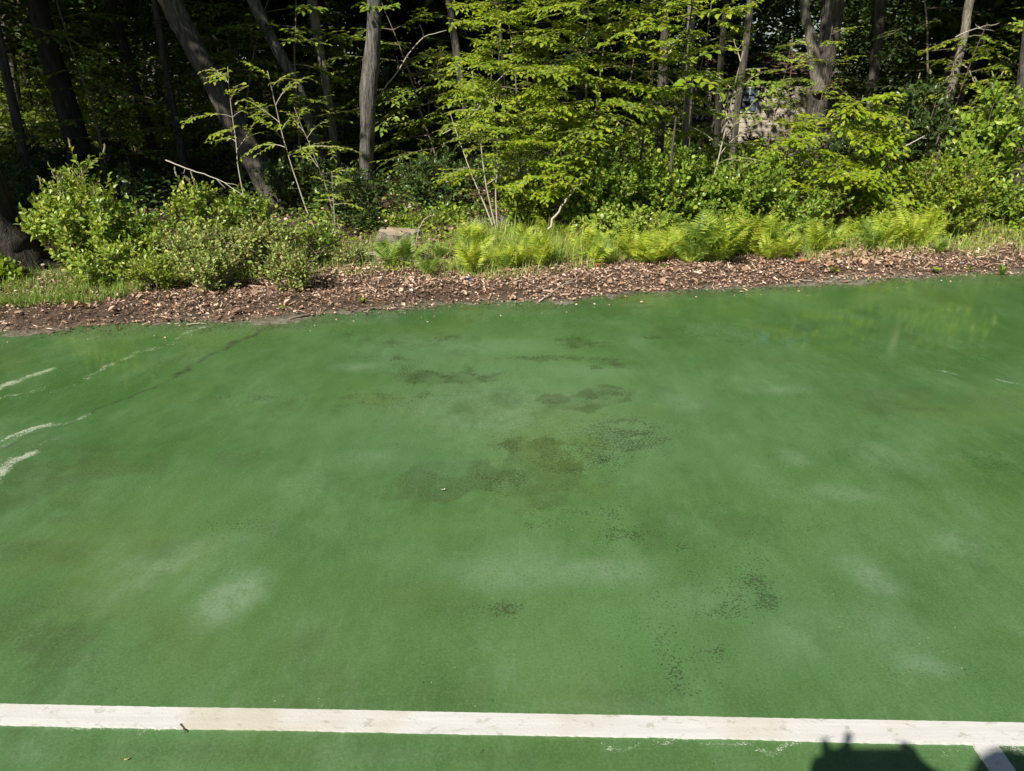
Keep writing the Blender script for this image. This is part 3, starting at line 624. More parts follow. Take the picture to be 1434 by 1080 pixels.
tree([(50, -2, 26), (66, 60, 27), (84, 120, 28), (104, 190, 30)], 9.5, 'tree', 'broad black shaded trunk behind the spiked shrub', 'bark_shaded', 15, 8, crown_n=6500)
tree([(-5, 40, 12), (8, 100, 12), (22, 160, 12), (36, 225, 12)], 8.8, 'tree', 'narrow dark trunk at the edge behind the spiked shrub', 'bark', 16, 7, crown_n=5500)
tree([(152, -2, 15), (172, 60, 14), (192, 130, 13), (213, 210, 13)], 11, 'tree', 'dim slanting trunk midway between the broad black trunk and the steep leaning tree', 'bark_shaded', 17, 8)
tree([(218, 10, 9), (229, 80, 9), (240, 140, 9), (255, 215, 10)], 10.4, 'tree', 'dim slanting trunk with dappled light, just before the steep leaning tree', 'bark', 18, 7)
tree([(-60, 180, 60), (-38, 240, 66), (-16, 310, 74), (0, 352, 88)], 5.2, 'tree', 'brown trunk base with root flare cut by the picture edge, beside the spiked shrub', 'bark_shaded', 19, 8, flare=1.7, crown_n=100, sides=18)  # dark bark colour stands in for the shade on this trunk
for k, (x, y) in enumerate([(-7.2, 5.4), (-8.6, 7.2), (-5.9, 7.3), (8.4, 7.6), (-10.5, 4.2), (-7.6, 9.6), (7.2, 5.9)]):     # unseen trees beyond the frame, added for the shade they cast into view
    r2 = np.random.default_rng(300 + k); t = thing('tree', 'unseen tree added outside the frame for its shade', 'tree', (x, y, -.02), 'unseen trees added for shade'); og = np.array([x, y, -.02])
    p = curve(og - [0, 0, .1], (r2.normal(0, .05), r2.normal(0, .05), 1), 9, 40, r2, .02); g = Geo(); g.add(*tube(p, np.interp(np.linspace(0, 1, 40), [0, .03, .1, 1], [.26, .19, .16, .06]), 12, True, .15, r2)); g.build('trunk', M['bark'], t, og)
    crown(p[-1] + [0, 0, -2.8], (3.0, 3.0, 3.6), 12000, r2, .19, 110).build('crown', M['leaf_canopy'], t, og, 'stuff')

# trees deep in the woods: a few built once, then copied
protos = []
for k in range(4):
    r2 = np.random.default_rng(500 + k); t = thing('forest_tree', 'dark shaded trunk deep in the woods', 'tree', (0, 0, 0), 'shaded trees deep in the woods')
    p = curve((0, 0, -.3), (r2.normal(0, .04), r2.normal(0, .04), 1), 11, 46, r2, .022); rr = r2.uniform(.035, .085)
    g = Geo(); g.add(*tube(p, np.interp(np.linspace(0, 1, 46), [0, .04, .1, 1], [rr * 1.5, rr * 1.1, rr, rr * .3]), 10, True, .15, r2)); g.build('trunk', M[['bark_shaded', 'bark', 'bark', 'bark_grey'][k]], t)
    for j in range(5):
        i = r2.integers(14, 42); a = r2.uniform(0, 6.28); g = Geo(); g.add(*tube(curve(p[i], (math.cos(a), math.sin(a), .4), r2.uniform(.8, 2.2), 7, r2, .15), np.linspace(rr * .4, .008, 7), 5)); g.build('limb', M['bark'], t)
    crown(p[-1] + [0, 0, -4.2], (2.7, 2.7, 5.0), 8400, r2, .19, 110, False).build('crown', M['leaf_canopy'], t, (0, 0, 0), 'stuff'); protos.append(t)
r2 = np.random.default_rng(42); k = 0
def zone(x, y):
    a = x / y
    return 0 if a < -.42 else 1 if a < -.12 else 2 if a < .2 else 3
ZONE = ('behind the spiked shrub', 'behind the steep leaning tree and the straight trunk', 'behind the bright layered saplings', 'beyond the thickest forked trunk')
spots = []
while len(spots) < 64:
    y = r2.uniform(11, 34); x = r2.uniform(-.86, .86) * y
    if .18 * y < x < .56 * y and y < 28 and r2.uniform() < .9: continue
    if min([np.hypot(x - a, y - c) for a, c in spots] + [9]) < 1.1: continue
    spots.append((x, y))
for k, (x, y) in enumerate(spots):
    t = protos[k] if k < 4 else copy_tree(protos[k % 4])
    t['label'] = 'dark shaded trunk deep in the woods ' + ZONE[zone(x, y)]; t['group'] = 'shaded trees ' + ZONE[zone(x, y)]
    t.location = (x, y, float(ground_z(x, y))); t.rotation_euler = (r2.normal(0, .05), r2.normal(0, .07), r2.uniform(0, 6.28)); s = r2.uniform(.8, 1.25); t.scale = (s, s, s)
# far wood that reads as one mass
r2 = np.random.default_rng(9); n = 90000
y = r2.uniform(27, 48, n); x = r2.uniform(-1.0, 1.0, n) * y; z = slope(x, y) + 11 * r2.uniform(0, 1, n) ** 1.2
k = (fbm(x * .45 + y * .2, z * .5, 5, 3) > .27); k &= ~((x > .20 * y) & (x < .50 * y) & (y < 33) & (z < 3.6))
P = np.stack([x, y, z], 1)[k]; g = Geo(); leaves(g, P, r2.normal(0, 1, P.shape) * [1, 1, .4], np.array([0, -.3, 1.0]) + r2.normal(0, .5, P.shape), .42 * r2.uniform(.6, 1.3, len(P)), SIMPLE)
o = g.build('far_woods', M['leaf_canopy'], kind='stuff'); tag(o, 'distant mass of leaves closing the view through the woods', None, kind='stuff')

# ------------------------------------------------------------------ saplings and shrubs
def branch_spray(geo_w, geo_l, start, d, L, rng, leaf, kind, r0=.006, twigs=9, droop=.05, dens=1.0):
    ax = curve(start, d, L, 9, rng, .07, droop); geo_w.add(*tube(ax, np.linspace(r0, .0012, 9), 4, False))
    up = unit(np.array([rng.normal(0, .18), rng.normal(0, .18) - .12, 1.0]))
    leaves(geo_l, *flat_leaves(ax, leaf, leaf * .55 / dens, up, rng, L * .25), kind)
    T = unit(np.gradient(ax, axis=0)); out = []
    for k in range(twigs):
        t = .18 + .78 * (k + rng.uniform(0, .6)) / twigs; i = min(int(t * 8), 7); f = t * 8 - i
        p = ax[i] * (1 - f) + ax[i + 1] * f; s = np.cross(T[i], up) * (1 if k % 2 else -1)
        tl = L * (.42 * (1 - .65 * t)) * rng.uniform(.7, 1.25) + leaf
        tw = curve(p, T[i] * .75 + s * .85 + np.array([0, 0, rng.normal(0, .1)]), tl, 5, rng, .10, droop * .8)
        geo_w.add(*tube(tw, np.linspace(r0 * .45, .0008, 5), 3, False))
        leaves(geo_l, *flat_leaves(tw, leaf, leaf * .50 / dens, up, rng, leaf * .3), kind)
    return ax
def sapling(px, py, Y, H, label, leafmat, seed, leaf=.055, kind=OVATE, nb=15, blen=(.45, .8), z0=.35, stem_r=.011, lean=(0, 0), woodmat='twig', name='sapling', group=None, twigs=9, dens=1.0, leaf_objs=False, droop=.05, stems=1, elev=.35, face=None):
    rng = np.random.default_rng(seed); leaf = leaf * 1.02; nb = int(nb * 1.35); twigs = int(twigs * 1.3); dens = dens * 1.15; b0 = at(px, py, Y); b0[2] = float(floor_z(b0[0], Y))
    t = thing(name, label, 'tree', b0, group)
    paths = []
    for s in range(stems):
        d = np.array([lean[0], lean[1], 1.0]) + (rng.normal(0, .16, 3) * [1, 1, 0] if stems > 1 else 0)
        p = curve(b0 - [0, 0, .04], d, H * (1 if s == 0 else rng.uniform(.7, .95)), 22, rng, .035); paths.append(p)
        g = Geo(); g.add(*tube(p, np.interp(np.linspace(0, 1, 22), [0, .05, 1], [stem_r * 1.3, stem_r, stem_r * .25]), 7, True, .1, rng)); g.build('stem', M[woodmat], t, b0)
    for k in range(nb):
        f = z0 + (1 - z0) * (k + rng.uniform(0, .8)) / nb; p = paths[k % stems]; i = min(int(f * 21), 20)
        a = k * 2.4 + rng.uniform(-.4, .4)
        if face is not None and rng.uniform() < .55: a = rng.normal(face, .8)
        gw, gl = Geo(), Geo(); L = rng.uniform(*blen) * (1.12 - .6 * max(0, f - .45) / .55)
        branch_spray(gw, gl, p[i], (math.cos(a), math.sin(a), elev * rng.uniform(.3, 1.5)), L, rng, leaf, kind, stem_r * .5, twigs, droop, dens)
        bo = gw.build('branch', M[woodmat], t, b0)
        gl.build('foliage', M[leafmat], bo, b0, 'stuff')
    return t
def shrub(x0, x1, ytop, Y, label, leafmat, seed, leaf=.04, kind=OVATE, stems=9, twigs=22, spikes=0, tl=(.10, .22), name='shrub', spacing=.35, woodmat='twig', zlow=.06, group=None, ybase=None, up=.6, thick=.8):
    """A shrub that fills this width, up to this height, at distance Y: stems that fan out, each with twigs and leaves of its own."""
    rng = np.random.default_rng(seed); ym = ytop + 60; leaf = leaf * 1.28; twigs = int(twigs * 1.45)
    a, c = at(x0, ym, Y), at(x1, ym, Y); tp = at((x0 + x1) / 2, ytop, Y)
    cx, w = (a[0] + c[0]) / 2, (c[0] - a[0]) / 2; gz = float(floor_z(cx, Y)); H = max(tp[2] - gz, .15)
    b0 = np.array([cx, Y, gz]); t = thing(name, label, 'shrub', b0, group)
    tips = []
    for s in range(stems):
        ph = s * 2.4 + rng.uniform(0, .5); rr = math.sqrt((s + .6) / stems)
        hx = rr * math.cos(ph) * w * .85; hy = rr * math.sin(ph) * w * thick * .85
        hz = H * (1 - .38 * rr ** 2) * rng.uniform(.80, .98)
        p0 = b0 + np.array([hx * .25, hy * .25, -.03]); p1 = b0 + np.array([hx * .7, hy * .7, hz * .5]); p2 = b0 + np.array([hx, hy, hz])
        path = smooth_path([p0, p1, p2], 12) + rng.normal(0, .008, (12, 3))
        gw, gl = Geo(), Geo(); gw.add(*tube(path, np.linspace(.008, .002, 12), 5, False))
        for k in range(twigs):
            f = zlow + (1 - zlow) * rng.uniform(0, 1) ** .8; i = min(int(f * 11), 10)
            d = rng.normal(0, 1, 3); d[2] = abs(d[2]) * .8 + .15; d += np.array([hx, hy, 0]) / (w + .01) * .9; d = unit(d)
            L = rng.uniform(*tl) * (.75 + .5 * (H > .7)); tw = curve(path[i], d, L, 5, rng, .12, -.10)
            if tw[-1][2] > gz + H * 1.12: continue
            gw.add(*tube(tw, np.linspace(.0028, .001, 5), 3, False))
            leaves(gl, *whorl_leaves(tw, leaf, leaf * spacing, rng, L * .18, .95, up), kind)
            tips.append((tw[-1], unit(tw[-1] - tw[-2])))
        tw = curve(path[-2], path[-1] - path[-3], .08, 4, rng, .1, -.1); leaves(gl, *whorl_leaves(tw, leaf, leaf * .28, rng, 0, .9, up), kind); tips.append((tw[-1], unit(tw[-1] - tw[-2])))
        so = gw.build('stem', M[woodmat], t, b0); gl.build('foliage', M[leafmat], so, b0, 'stuff')
    tips.sort(key=lambda q: -q[0][2] + .35 * (q[0][1] - Y)); rng.shuffle(tips[:spikes * 2])
    for p, d in tips[:spikes]:
        L = rng.uniform(.035, .065); ax = curve(p, d + np.array([0, 0, .8]), L, 12, rng, .05)
        g = Geo(); V, T_, Q_ = tube(ax, np.linspace(.0075, .003, 12) * rng.uniform(.7, 1.3, 12), 6, True); g.add(V, T_, Q_)
        n = 46; q = ax[rng.integers(0, 12, n)]; dd = rng.normal(0, 1, (n, 3)); leaves(g, q, dd + [0, 0, .3], rng.normal(0, 1, (n, 3)), .010, SIMPLE)
        g.build('flower_spike', M['spike'], t, b0)
    return t

# sunlit shrubs at the left
shrub(36, 196, 250, 5.1, 'rounded bright green shrub with pale upright flower spikes at the wood edge', 'leaf_shrub', 11, .045, OVATE, 13, 26, 12)
shrub(66, 152, 218, 5.25, 'tall leafy shoots rising behind the spiked rounded shrub', 'leaf_shrub', 12, .046, OVATE, 5, 16, 2, zlow=.45)
shrub(150, 246, 300, 5.2, 'mid-height leafy shrub filling the gap beside the rounded spiked shrub', 'leaf_mid', 13, .042, OVATE, 9, 20, 3)
shrub(236, 318, 246, 5.6, 'upright narrow shrub with a few flower spikes below the steep leaning trunk', 'leaf_shrub', 14, .044, OVATE, 7, 20, 5)
shrub(216, 350, 318, 4.8, 'small-leaved greyish green bush with dry stems at the verge', 'leaf_olive', 15, .027, OVATE, 12, 30, 0, spacing=.5, name='bush')
shrub(318, 425, 300, 4.95, 'small-leaved olive bush below the pale thin saplings', 'leaf_olive', 16, .028, OVATE, 11, 28, 0, spacing=.5, name='bush')
shrub(396, 484, 312, 5.3, 'small-leaved bush beside the fern near the stump', 'leaf_mid', 17, .030, OVATE, 8, 24, 0, spacing=.5, name='bush')
shrub(378, 446, 348, 4.6, 'low leafy shoot spilling onto the verge below the olive bush', 'leaf_olive', 18, .027, LANCE, 6, 20, 0, spacing=.5, name='bush')
shrub(100, 236, 342, 4.78, 'low bush under the rounded spiked shrub', 'leaf_shrub', 19, .035, OVATE, 9, 16, 0, name='bush')
shrub(300, 400, 262, 6.2, 'shaded shrub behind the olive bush, around the thin sapling stems', 'leaf_mid', 20, .042, OVATE, 8, 18, 0)
shrub(262, 340, 352, 4.55, 'low small-leaved bush spilling onto the litter before the greyish bush', 'leaf_olive', 27, .026, OVATE, 8, 22, 0, spacing=.5, name='bush')
shrub(190, 262, 362, 4.55, 'low grassy bush in front of the bush under the rounded shrub', 'leaf_bright', 28, .028, LANCE, 7, 18, 0, spacing=.5, name='bush')
shrub(470, 530, 352, 5.25, 'scrawny low bush at the edge of the open litter', 'leaf_olive', 29, .028, LANCE, 5, 14, 0, spacing=.6, name='bush')
# shaded shrubs in the middle
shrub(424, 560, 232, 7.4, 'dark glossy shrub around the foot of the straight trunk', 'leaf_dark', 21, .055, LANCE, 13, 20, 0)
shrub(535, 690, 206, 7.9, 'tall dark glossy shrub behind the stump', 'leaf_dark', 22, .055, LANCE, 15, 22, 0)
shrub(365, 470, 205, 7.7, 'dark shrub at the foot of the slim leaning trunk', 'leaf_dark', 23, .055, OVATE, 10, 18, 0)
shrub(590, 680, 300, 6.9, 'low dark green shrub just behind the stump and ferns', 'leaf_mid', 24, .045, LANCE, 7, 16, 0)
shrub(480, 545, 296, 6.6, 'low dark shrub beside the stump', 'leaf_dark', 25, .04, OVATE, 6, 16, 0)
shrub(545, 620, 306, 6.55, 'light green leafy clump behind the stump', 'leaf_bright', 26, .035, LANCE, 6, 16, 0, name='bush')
# sunlit wall of shrubs, centre and right
shrub(684, 790, 232, 6.45, 'light green shrub under the pale-stemmed sapling', 'leaf_bright', 31, .040, ROUND, 9, 20, 0)
shrub(770, 892, 214, 6.3, 'round-leaved green shrub behind the fern bank, under the bright sapling', 'leaf_mid', 32, .042, ROUND, 12, 24, 0)
shrub(878, 1006, 200, 6.4, 'round-leaved green shrub at the foot of the flaking trunk', 'leaf_mid', 33, .044, ROUND, 12, 24, 0)
shrub(988, 1100, 212, 6.25, 'round-leaved green shrub around the bare pale sapling', 'leaf_mid', 34, .042, ROUND, 10, 22, 0)
shrub(1060, 1180, 262, 6.05, 'low green shrub under the yellow-green sapling', 'leaf_mid', 35, .040, OVATE, 9, 20, 0)
shrub(800, 960, 290, 5.9, 'low glossy shrub directly behind the fern bank', 'leaf_shrub', 36, .036, ROUND, 10, 20, 0)
shrub(960, 1070, 290, 5.85, 'low small-leaved bush behind the taller ferns', 'leaf_bright', 37, .034, OVATE, 8, 18, 0, name='bush')
# right: large-leaved shrubs with spikes; leaf_dark puts their shade into the colour
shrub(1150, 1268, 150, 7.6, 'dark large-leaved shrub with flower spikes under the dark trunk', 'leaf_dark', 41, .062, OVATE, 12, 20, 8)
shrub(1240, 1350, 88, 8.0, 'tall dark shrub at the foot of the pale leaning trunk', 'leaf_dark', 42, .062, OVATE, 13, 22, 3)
shrub(1345, 1470, 92, 7.0, 'large-leaved shrub with a tall pale flower spike by the picture edge', 'leaf_mid', 43, .068, OVATE, 13, 20, 6)
shrub(1256, 1392, 202, 6.3, 'sunlit yellowish green shrub with loose upright shoots', 'leaf_bright', 44, .043, OVATE, 12, 22, 0)
shrub(1180, 1275, 225, 6.5, 'deep green shrub between the yellow-green sapling and the loose sunlit shrub', 'leaf_mid', 45, .05, OVATE, 9, 20, 0)
shrub(1375, 1470, 255, 6.6, 'shaded low shrub at the picture edge above the grass', 'leaf_mid', 46, .05, OVATE, 8, 18, 0)
shrub(1040, 1120, 215, 7.4, 'leafy shrub below the cream house', 'leaf_bright', 47, .045, OVATE, 8, 18, 0)
shrub(0, 52, 398, 4.75, 'low broad-leaved clump in the grass at the picture edge', 'leaf_bright', 48, .05, ROUND, 8, 10, 0, name='bush', tl=(.04, .09))
# saplings
sapling(760, 322, 6.9, 2.5, 'bright yellow-green sapling with flat layered sprays, over the fern bank', 'leaf_bright', 51, .055, OVATE, 24, (.5, .85), .22, face=-1.8, dens=1.1)
sapling(815, 318, 6.5, 2.9, 'tall slim-stemmed sapling with layered bright leaves above the round-leaved shrub', 'leaf_bright', 52, .058, OVATE, 22, (.45, .75), .30, .012, face=-1.6, woodmat='bark_pale')
sapling(889, 318, 6.9, 2.8, 'dark-stemmed sapling with layered leaves beside the flaking trunk', 'leaf_bright', 53, .055, OVATE, 16, (.4, .7), .40, .013, woodmat='bark', face=-1.6)
sapling(728, 322, 7.4, 2.6, 'bright sapling behind the pale-stemmed one', 'leaf_yellow', 54, .052, OVATE, 18, (.45, .8), .30, face=-1.9)
sapling(850, 322, 7.3, 2.5, 'yellow-green sapling deeper among the layered saplings', 'leaf_yellow', 55, .052, OVATE, 16, (.45, .75), .25)
sapling(698, 322, 6.4, 1.45, 'pale multi-stemmed sapling with sparse yellowish leaves at the fern edge', 'leaf_yellow', 56, .042, OVATE, 14, (.2, .42), .35, .008, woodmat='twig_pale', stems=3, lean=(-.16, 0), twigs=5)
sapling(1164, 318, 6.6, 1.22, 'vivid yellow-green sapling with drooping layered sprays, wide', 'leaf_yellow', 57, .062, OVATE, 20, (.4, .72), .30, .010, face=-1.6, droop=.08)
sapling(1098, 316, 6.7, 1.02, 'vivid yellow-green sapling below the house, narrower', 'leaf_yellow', 58, .058, OVATE, 15, (.35, .6), .30, .010, face=-1.6)
sapling(990, 322, 6.3, 1.55, 'bare pale sapling with thin white forking stems and few leaves', 'leaf_mid', 59, .040, OVATE, 9, (.25, .5), .30, .009, woodmat='twig_pale', twigs=3, dens=.45, elev=.9)
sapling(446, 312, 6.4, 1.42, 'thin pale sapling arching sideways with sparse yellow leaves', 'leaf_yellow', 60, .040, OVATE, 6, (.3, .65), .5, .008, lean=(-.34, 0), woodmat='twig_pale', twigs=4, dens=.8, elev=1.0, droop=.10)
sapling(478, 318, 6.6, 1.15, 'second thin pale sapling leaning beside the arching one', 'leaf_yellow', 61, .040, OVATE, 5, (.25, .5), .45, .006, lean=(-.28, 0), woodmat='twig_pale', twigs=3, dens=.7, elev=1.0, droop=.10)
sapling(470, 330, 6.2, .62, 'tiny bent sapling with few leaves beside the stump', 'leaf_yellow', 62, .040, OVATE, 5, (.15, .3), .55, .006, lean=(.1, 0), woodmat='twig_pale', twigs=3)
sapling(350, 290, 6.6, 1.45, 'sparse sapling crossing the steep leaning trunk with yellow sprays', 'leaf_yellow', 63, .045, OVATE, 6, (.3, .6), .5, .007, lean=(-.25, 0), woodmat='twig_pale', twigs=4, dens=.8, elev=.9, droop=.09)

sapling(790, 322, 6.35, 1.5, 'short bright sapling filling the lower gap between the layered saplings', 'leaf_yellow', 64, .048, OVATE, 16, (.35, .6), .22, .008, face=-1.6)
sapling(725, 324, 6.55, 1.7, 'short bright sapling with fine layered leaves behind the pale-stemmed one', 'leaf_bright', 65, .046, OVATE, 16, (.35, .62), .25, .008, face=-1.7)
sapling(950, 320, 7.2, 2.3, 'leafy sapling between the flaking trunk and the pale knobbly trunk', 'leaf_bright', 66, .052, OVATE, 14, (.35, .6), .3, .010, face=-1.6)
sapling(1062, 300, 8.2, 1.75, 'loose thin sapling before the cream house wall', 'leaf_mid', 67, .05, OVATE, 7, (.35, .6), .45, .008, dens=.7, twigs=6)
sapling(1120, 290, 9.2, 1.9, 'loose leafy sapling beside the thickest forked trunk', 'leaf_bright', 69, .055, OVATE, 7, (.4, .65), .45, .008, dens=.7, twigs=6)
sapling(1090, 296, 8.8, 1.75, 'loose sapling screening the middle of the cream house', 'leaf_mid', 72, .05, OVATE, 9, (.35, .6), .42, .008, dens=.8, twigs=6)
# big-leaved sapling: each leaf can be picked out
def big_leaf_sapling(px, py, Y, H, label, seed, leaf=.085):
    rng = np.random.default_rng(seed); b0 = at(px, py, Y); b0[2] = float(floor_z(b0[0], Y)); t = thing('sapling', label, 'tree', b0)
    p = curve(b0 - [0, 0, .04], (.03, 0, 1), H, 24, rng, .03); g = Geo(); g.add(*tube(p, np.linspace(.013, .004, 24), 7, True, .1, rng)); g.build('stem', M['bark'], t, b0)
    me = [mesh_of('leaf', *blank(w, -.14, .11), M['leaf_bright']) for w in (.33, .37, .30)]
    for k in range(20):
        i = int(24 * (.50 + .48 * k / 20)); i = min(i, 22); a = k * 2.4 if k % 3 == 0 else rng.normal(-1.6, 1.1); L = rng.uniform(.35, .62)
        ax = curve(p[i], (math.cos(a), math.sin(a), .35), L, 8, rng, .08, .06); g = Geo(); g.add(*tube(ax, np.linspace(.005, .0014, 8), 4, False)); bo = g.build('branch', M['bark'], t, b0)
        up = unit(np.array([rng.normal(0, .25), rng.normal(-.2, .2), 1.0]))
        P, D, N_, S = flat_leaves(ax, leaf, leaf * .5, up, rng, L * .15, .95, .3)
        for q in range(len(P)):
            d = unit(D[q]); n = N_[q]; x = unit(np.cross(d, n)); n = np.cross(x, d)
            o = link('leaf', me[rng.integers(3)], bo); o.location = tuple(P[q] - b0)
            from mathutils import Matrix
            o.rotation_euler = Matrix(((x[0], d[0], n[0]), (x[1], d[1], n[1]), (x[2], d[2], n[2]))).to_euler(); o.scale = (S[q],) * 3
    return t
big_leaf_sapling(930, 326, 6.2, 2.35, 'big-leaved sapling with broad bright leaves before the flaking trunk', 71)

# understorey deep in the shade: built three times, then copied
protos = []
for k in range(4):
    r2 = np.random.default_rng(700 + k); t = thing('understorey_sapling', 'shaded sapling with layered sprays deep in the woods', 'tree', (0, 0, 0), 'shaded saplings deep in the woods')
    H = r2.uniform(2.2, 3.2); p = curve((0, 0, -.15), (r2.normal(0, .1), r2.normal(0, .1), 1), H, 16, r2, .05); g = Geo(); g.add(*tube(p, np.linspace(.016, .004, 16), 6, False)); g.build('stem', M['twig'], t)
    gl, gw = Geo(), Geo()
    for j in range(22):
        f = .12 + .86 * j / 22; i = min(int(f * 15), 14); a = j * 2.4 + r2.uniform(-.5, .5)
        branch_spray(gw, gl, p[i], (math.cos(a), math.sin(a), .25), r2.uniform(.6, 1.15) * (1.1 - .5 * f), r2, .075, SIMPLE, .006, 8, .05)
    bo = gw.build('branches', M['twig'], t); bo.name = 'branch'; gl.build('foliage', M[['leaf_mid', 'leaf_dark', 'leaf_bright', 'leaf_mid'][k]], t, (0, 0, 0), 'stuff'); protos.append(t)
r2 = np.random.default_rng(84); spots = []
while len(spots) < 120:
    y = 9.0 + 17 * r2.uniform() ** 1.3; x = r2.uniform(-.82, .82) * y
    if .24 * y < x < .47 * y and (y < 20 or r2.uniform() < .80): continue
    if min([np.hypot(x - a, y - c) for a, c in spots] + [9]) < .55: continue
    spots.append((x, y))
for k, (x, y) in enumerate(spots):
    t = protos[k] if k < 4 else copy_tree(protos[k % 4])
    t['label'] = 'shaded layered sapling in the woods ' + ZONE[zone(x, y)]; t['group'] = 'shaded saplings ' + ZONE[zone(x, y)]
    t.location = (x, y, float(ground_z(x, y))); t.rotation_euler = (r2.normal(0, .08), r2.normal(0, .08), r2.uniform(0, 6.28)); s = r2.uniform(.7, 1.25); t.scale = (s, s, s)

protos = []
for k in range(3):
    t = shrub(500, 640, 215, 8.0, 'low shaded shrub on the forest floor', 'leaf_dark' if k else 'leaf_mid', 800 + k, .05, (OVATE, LANCE, ROUND)[k], 9, 16, 0); protos.append(t)
r2 = np.random.default_rng(19); spots = []
while len(spots) < 64:
    y = 7.6 + 9 * r2.uniform() ** 1.4; x = r2.uniform(-.84, .84) * y
    if min([np.hypot(x - a, y - c) for a, c in spots] + [9]) < .6: continue
    spots.append((x, y))
for k, (x, y) in enumerate(spots):
    t = protos[k] if k < 3 else copy_tree(protos[k % 3])
    t['label'] = 'low shaded shrub on the forest floor ' + ZONE[zone(x, y)]; t['group'] = 'low shaded shrubs ' + ZONE[zone(x, y)]
    t.location = (x, y, float(ground_z(x, y))); t.rotation_euler = (0, 0, r2.uniform(0, 6.28)); s = r2.uniform(.7, 1.2); t.scale = (s, s, s * r2.uniform(.75, 1.15))
def undergrowth(label, n, t0, t1, h, size, mat, seed, thr):
    rg = np.random.default_rng(seed); x = rg.uniform(-7, 8, n); t = t0 + (t1 - t0) * rg.uniform(0, 1, n); y = edge_y(x) + t
    d = fbm(x * 1.8, y * 1.8, seed, 3) - .22 * np.exp(-((x + .95) / .8) ** 2 - ((y - 5.7) / .7) ** 2); k = d > thr; x, y, d = x[k], y[k], d[k]; m_ = len(x)
    P = np.stack([x, y, floor_z(x, y) + .02 + h * rg.uniform(0, 1, m_) * np.clip((d - thr) * 5, .15, 1)], 1)
    D = rg.normal(0, 1, (m_, 3)) * [1, 1, .4] + [0, -.2, .1]; g = Geo(); leaves(g, P, D, np.array([0, -.25, 1.0]) + rg.normal(0, .4, (m_, 3)), size * rg.uniform(.5, 1.25, m_), OVATE)
    o = g.build('undergrowth', M[mat], kind='stuff'); tag(o, label, None, kind='stuff')
undergrowth('low mixed green undergrowth along the wood edge', 16000, .75, 2.4, .16, .036, 'leaf_bright', 3, .50)
undergrowth('low leafy undergrowth behind the sunlit shrubs', 9000, 1.6, 4.0, .30, .05, 'leaf_mid', 14, .46)
undergrowth('dark low undergrowth on the shaded forest floor', 22000, 2.0, 8.0, .35, .06, 'leaf_dark', 4, .42)

# ------------------------------------------------------------------ ferns, grass
def frond_mesh(seed, mat, L=1.0, arch=.75, pairs=20):
    rng = np.random.default_rng(seed); g = Geo(); n = 14; s = np.linspace(0, 1, n); th = 1.32 - arch * s ** 1.4 * 1.3
    step = L / (n - 1); y = np.concatenate([[0], np.cumsum(np.cos(th[1:]) * step)]); z = np.concatenate([[0], np.cumsum(np.sin(th[1:]) * step)])
    ax = np.stack([.04 * np.sin(s * 3 + seed), y, z], 1); g.add(*tube(ax, np.linspace(.007, .002, n), 3, False))
    T = unit(np.gradient(ax, axis=0)); pin = (np.array([[0, 0, 0], [-.075, .2, .02], [.075, .16, .02], [-.06, .6, 0], [.06, .56, 0], [0, 1, -.10]]), np.array([[0, 2, 1], [1, 2, 4], [1, 4, 3], [3, 4, 5]]))
    for k in range(pairs):
        f = .16 + .83 * k / (pairs - 1); i = min(int(f * (n - 1)), n - 2); u = f * (n - 1) - i; p = ax[i] * (1 - u) + ax[i + 1] * u; t = T[i]
        wid = .27 * np.interp(f, [.1, .3, .5, 1], [.35, .9, 1, .10]) * L; nrm = np.cross([1, 0, 0], t)
        for sd in (-1, 1):
            d = np.array([sd, 0, 0]) * .92 + t * .42 - nrm * .12 + rng.normal(0, .07, 3)
            leaves(g, [p], [d], [nrm + rng.normal(0, .2, 3)], wid * rng.uniform(.85, 1.1), pin)
    V = np.concatenate(g.V); F = [np.concatenate(g.T)] + ([np.concatenate(g.Q)] if g.Q else [])
    return mesh_of('frond', V, F, M[mat])
FR = {m_: [frond_mesh(s, m_, 1.0, a) for s, a in ((1, .30), (2, .50), (3, .70), (4, .90))] for m_ in ('fern', 'fern_green')}
r2 = np.random.default_rng(31)
def fern(px, py, s, label, group, mat='fern', n=8):
    s = s * r2.uniform(.50, 1.15); py = py + 5; n = int(r2.integers(5, n + 3)); mat = 'fern_green' if r2.uniform() < .22 else mat
    p = gnd(px, py, .03); p[2] = float(floor_z(p[0], p[1])) - .01; t = thing('fern', label, 'fern', p, group, r2.uniform(0, 6.28))
    for k in range(n):
        o = link('frond', FR[mat][r2.integers(4)], t); o.rotation_euler = (r2.normal(.05, .22), r2.normal(0, .20), 6.283 * k / n + r2.normal(0, .3)); q = s * r2.uniform(.7, 1.1); o.scale = (q, q, q)
for k in range(40):
    px = r2.uniform(655, 868); fern(px, np.interp(px, [640, 870], [380, 366]) - 42 * r2.uniform() ** 1.2, r2.uniform(.22, .34), 'yellow-green fern in the bank of ferns below the layered saplings', 'ferns below the layered saplings')
for k in range(38):
    px = r2.uniform(880, 1105); fern(px, np.interp(px, [880, 1105], [370, 362]) - 26 * r2.uniform() ** 1.2, r2.uniform(.27, .42), 'tall golden-green fern in the bank beyond the brown verge, under the bare pale sapling', 'ferns under the bare pale sapling', n=9)
for k in range(27):
    px = r2.uniform(1120, 1305); fern(px, np.interp(px, [1120, 1305], [352, 346]) - 20 * r2.uniform(), r2.uniform(.27, .42), 'tall fern below the vivid yellow-green saplings, above the heap of tan leaves', 'ferns below the vivid saplings', n=9)
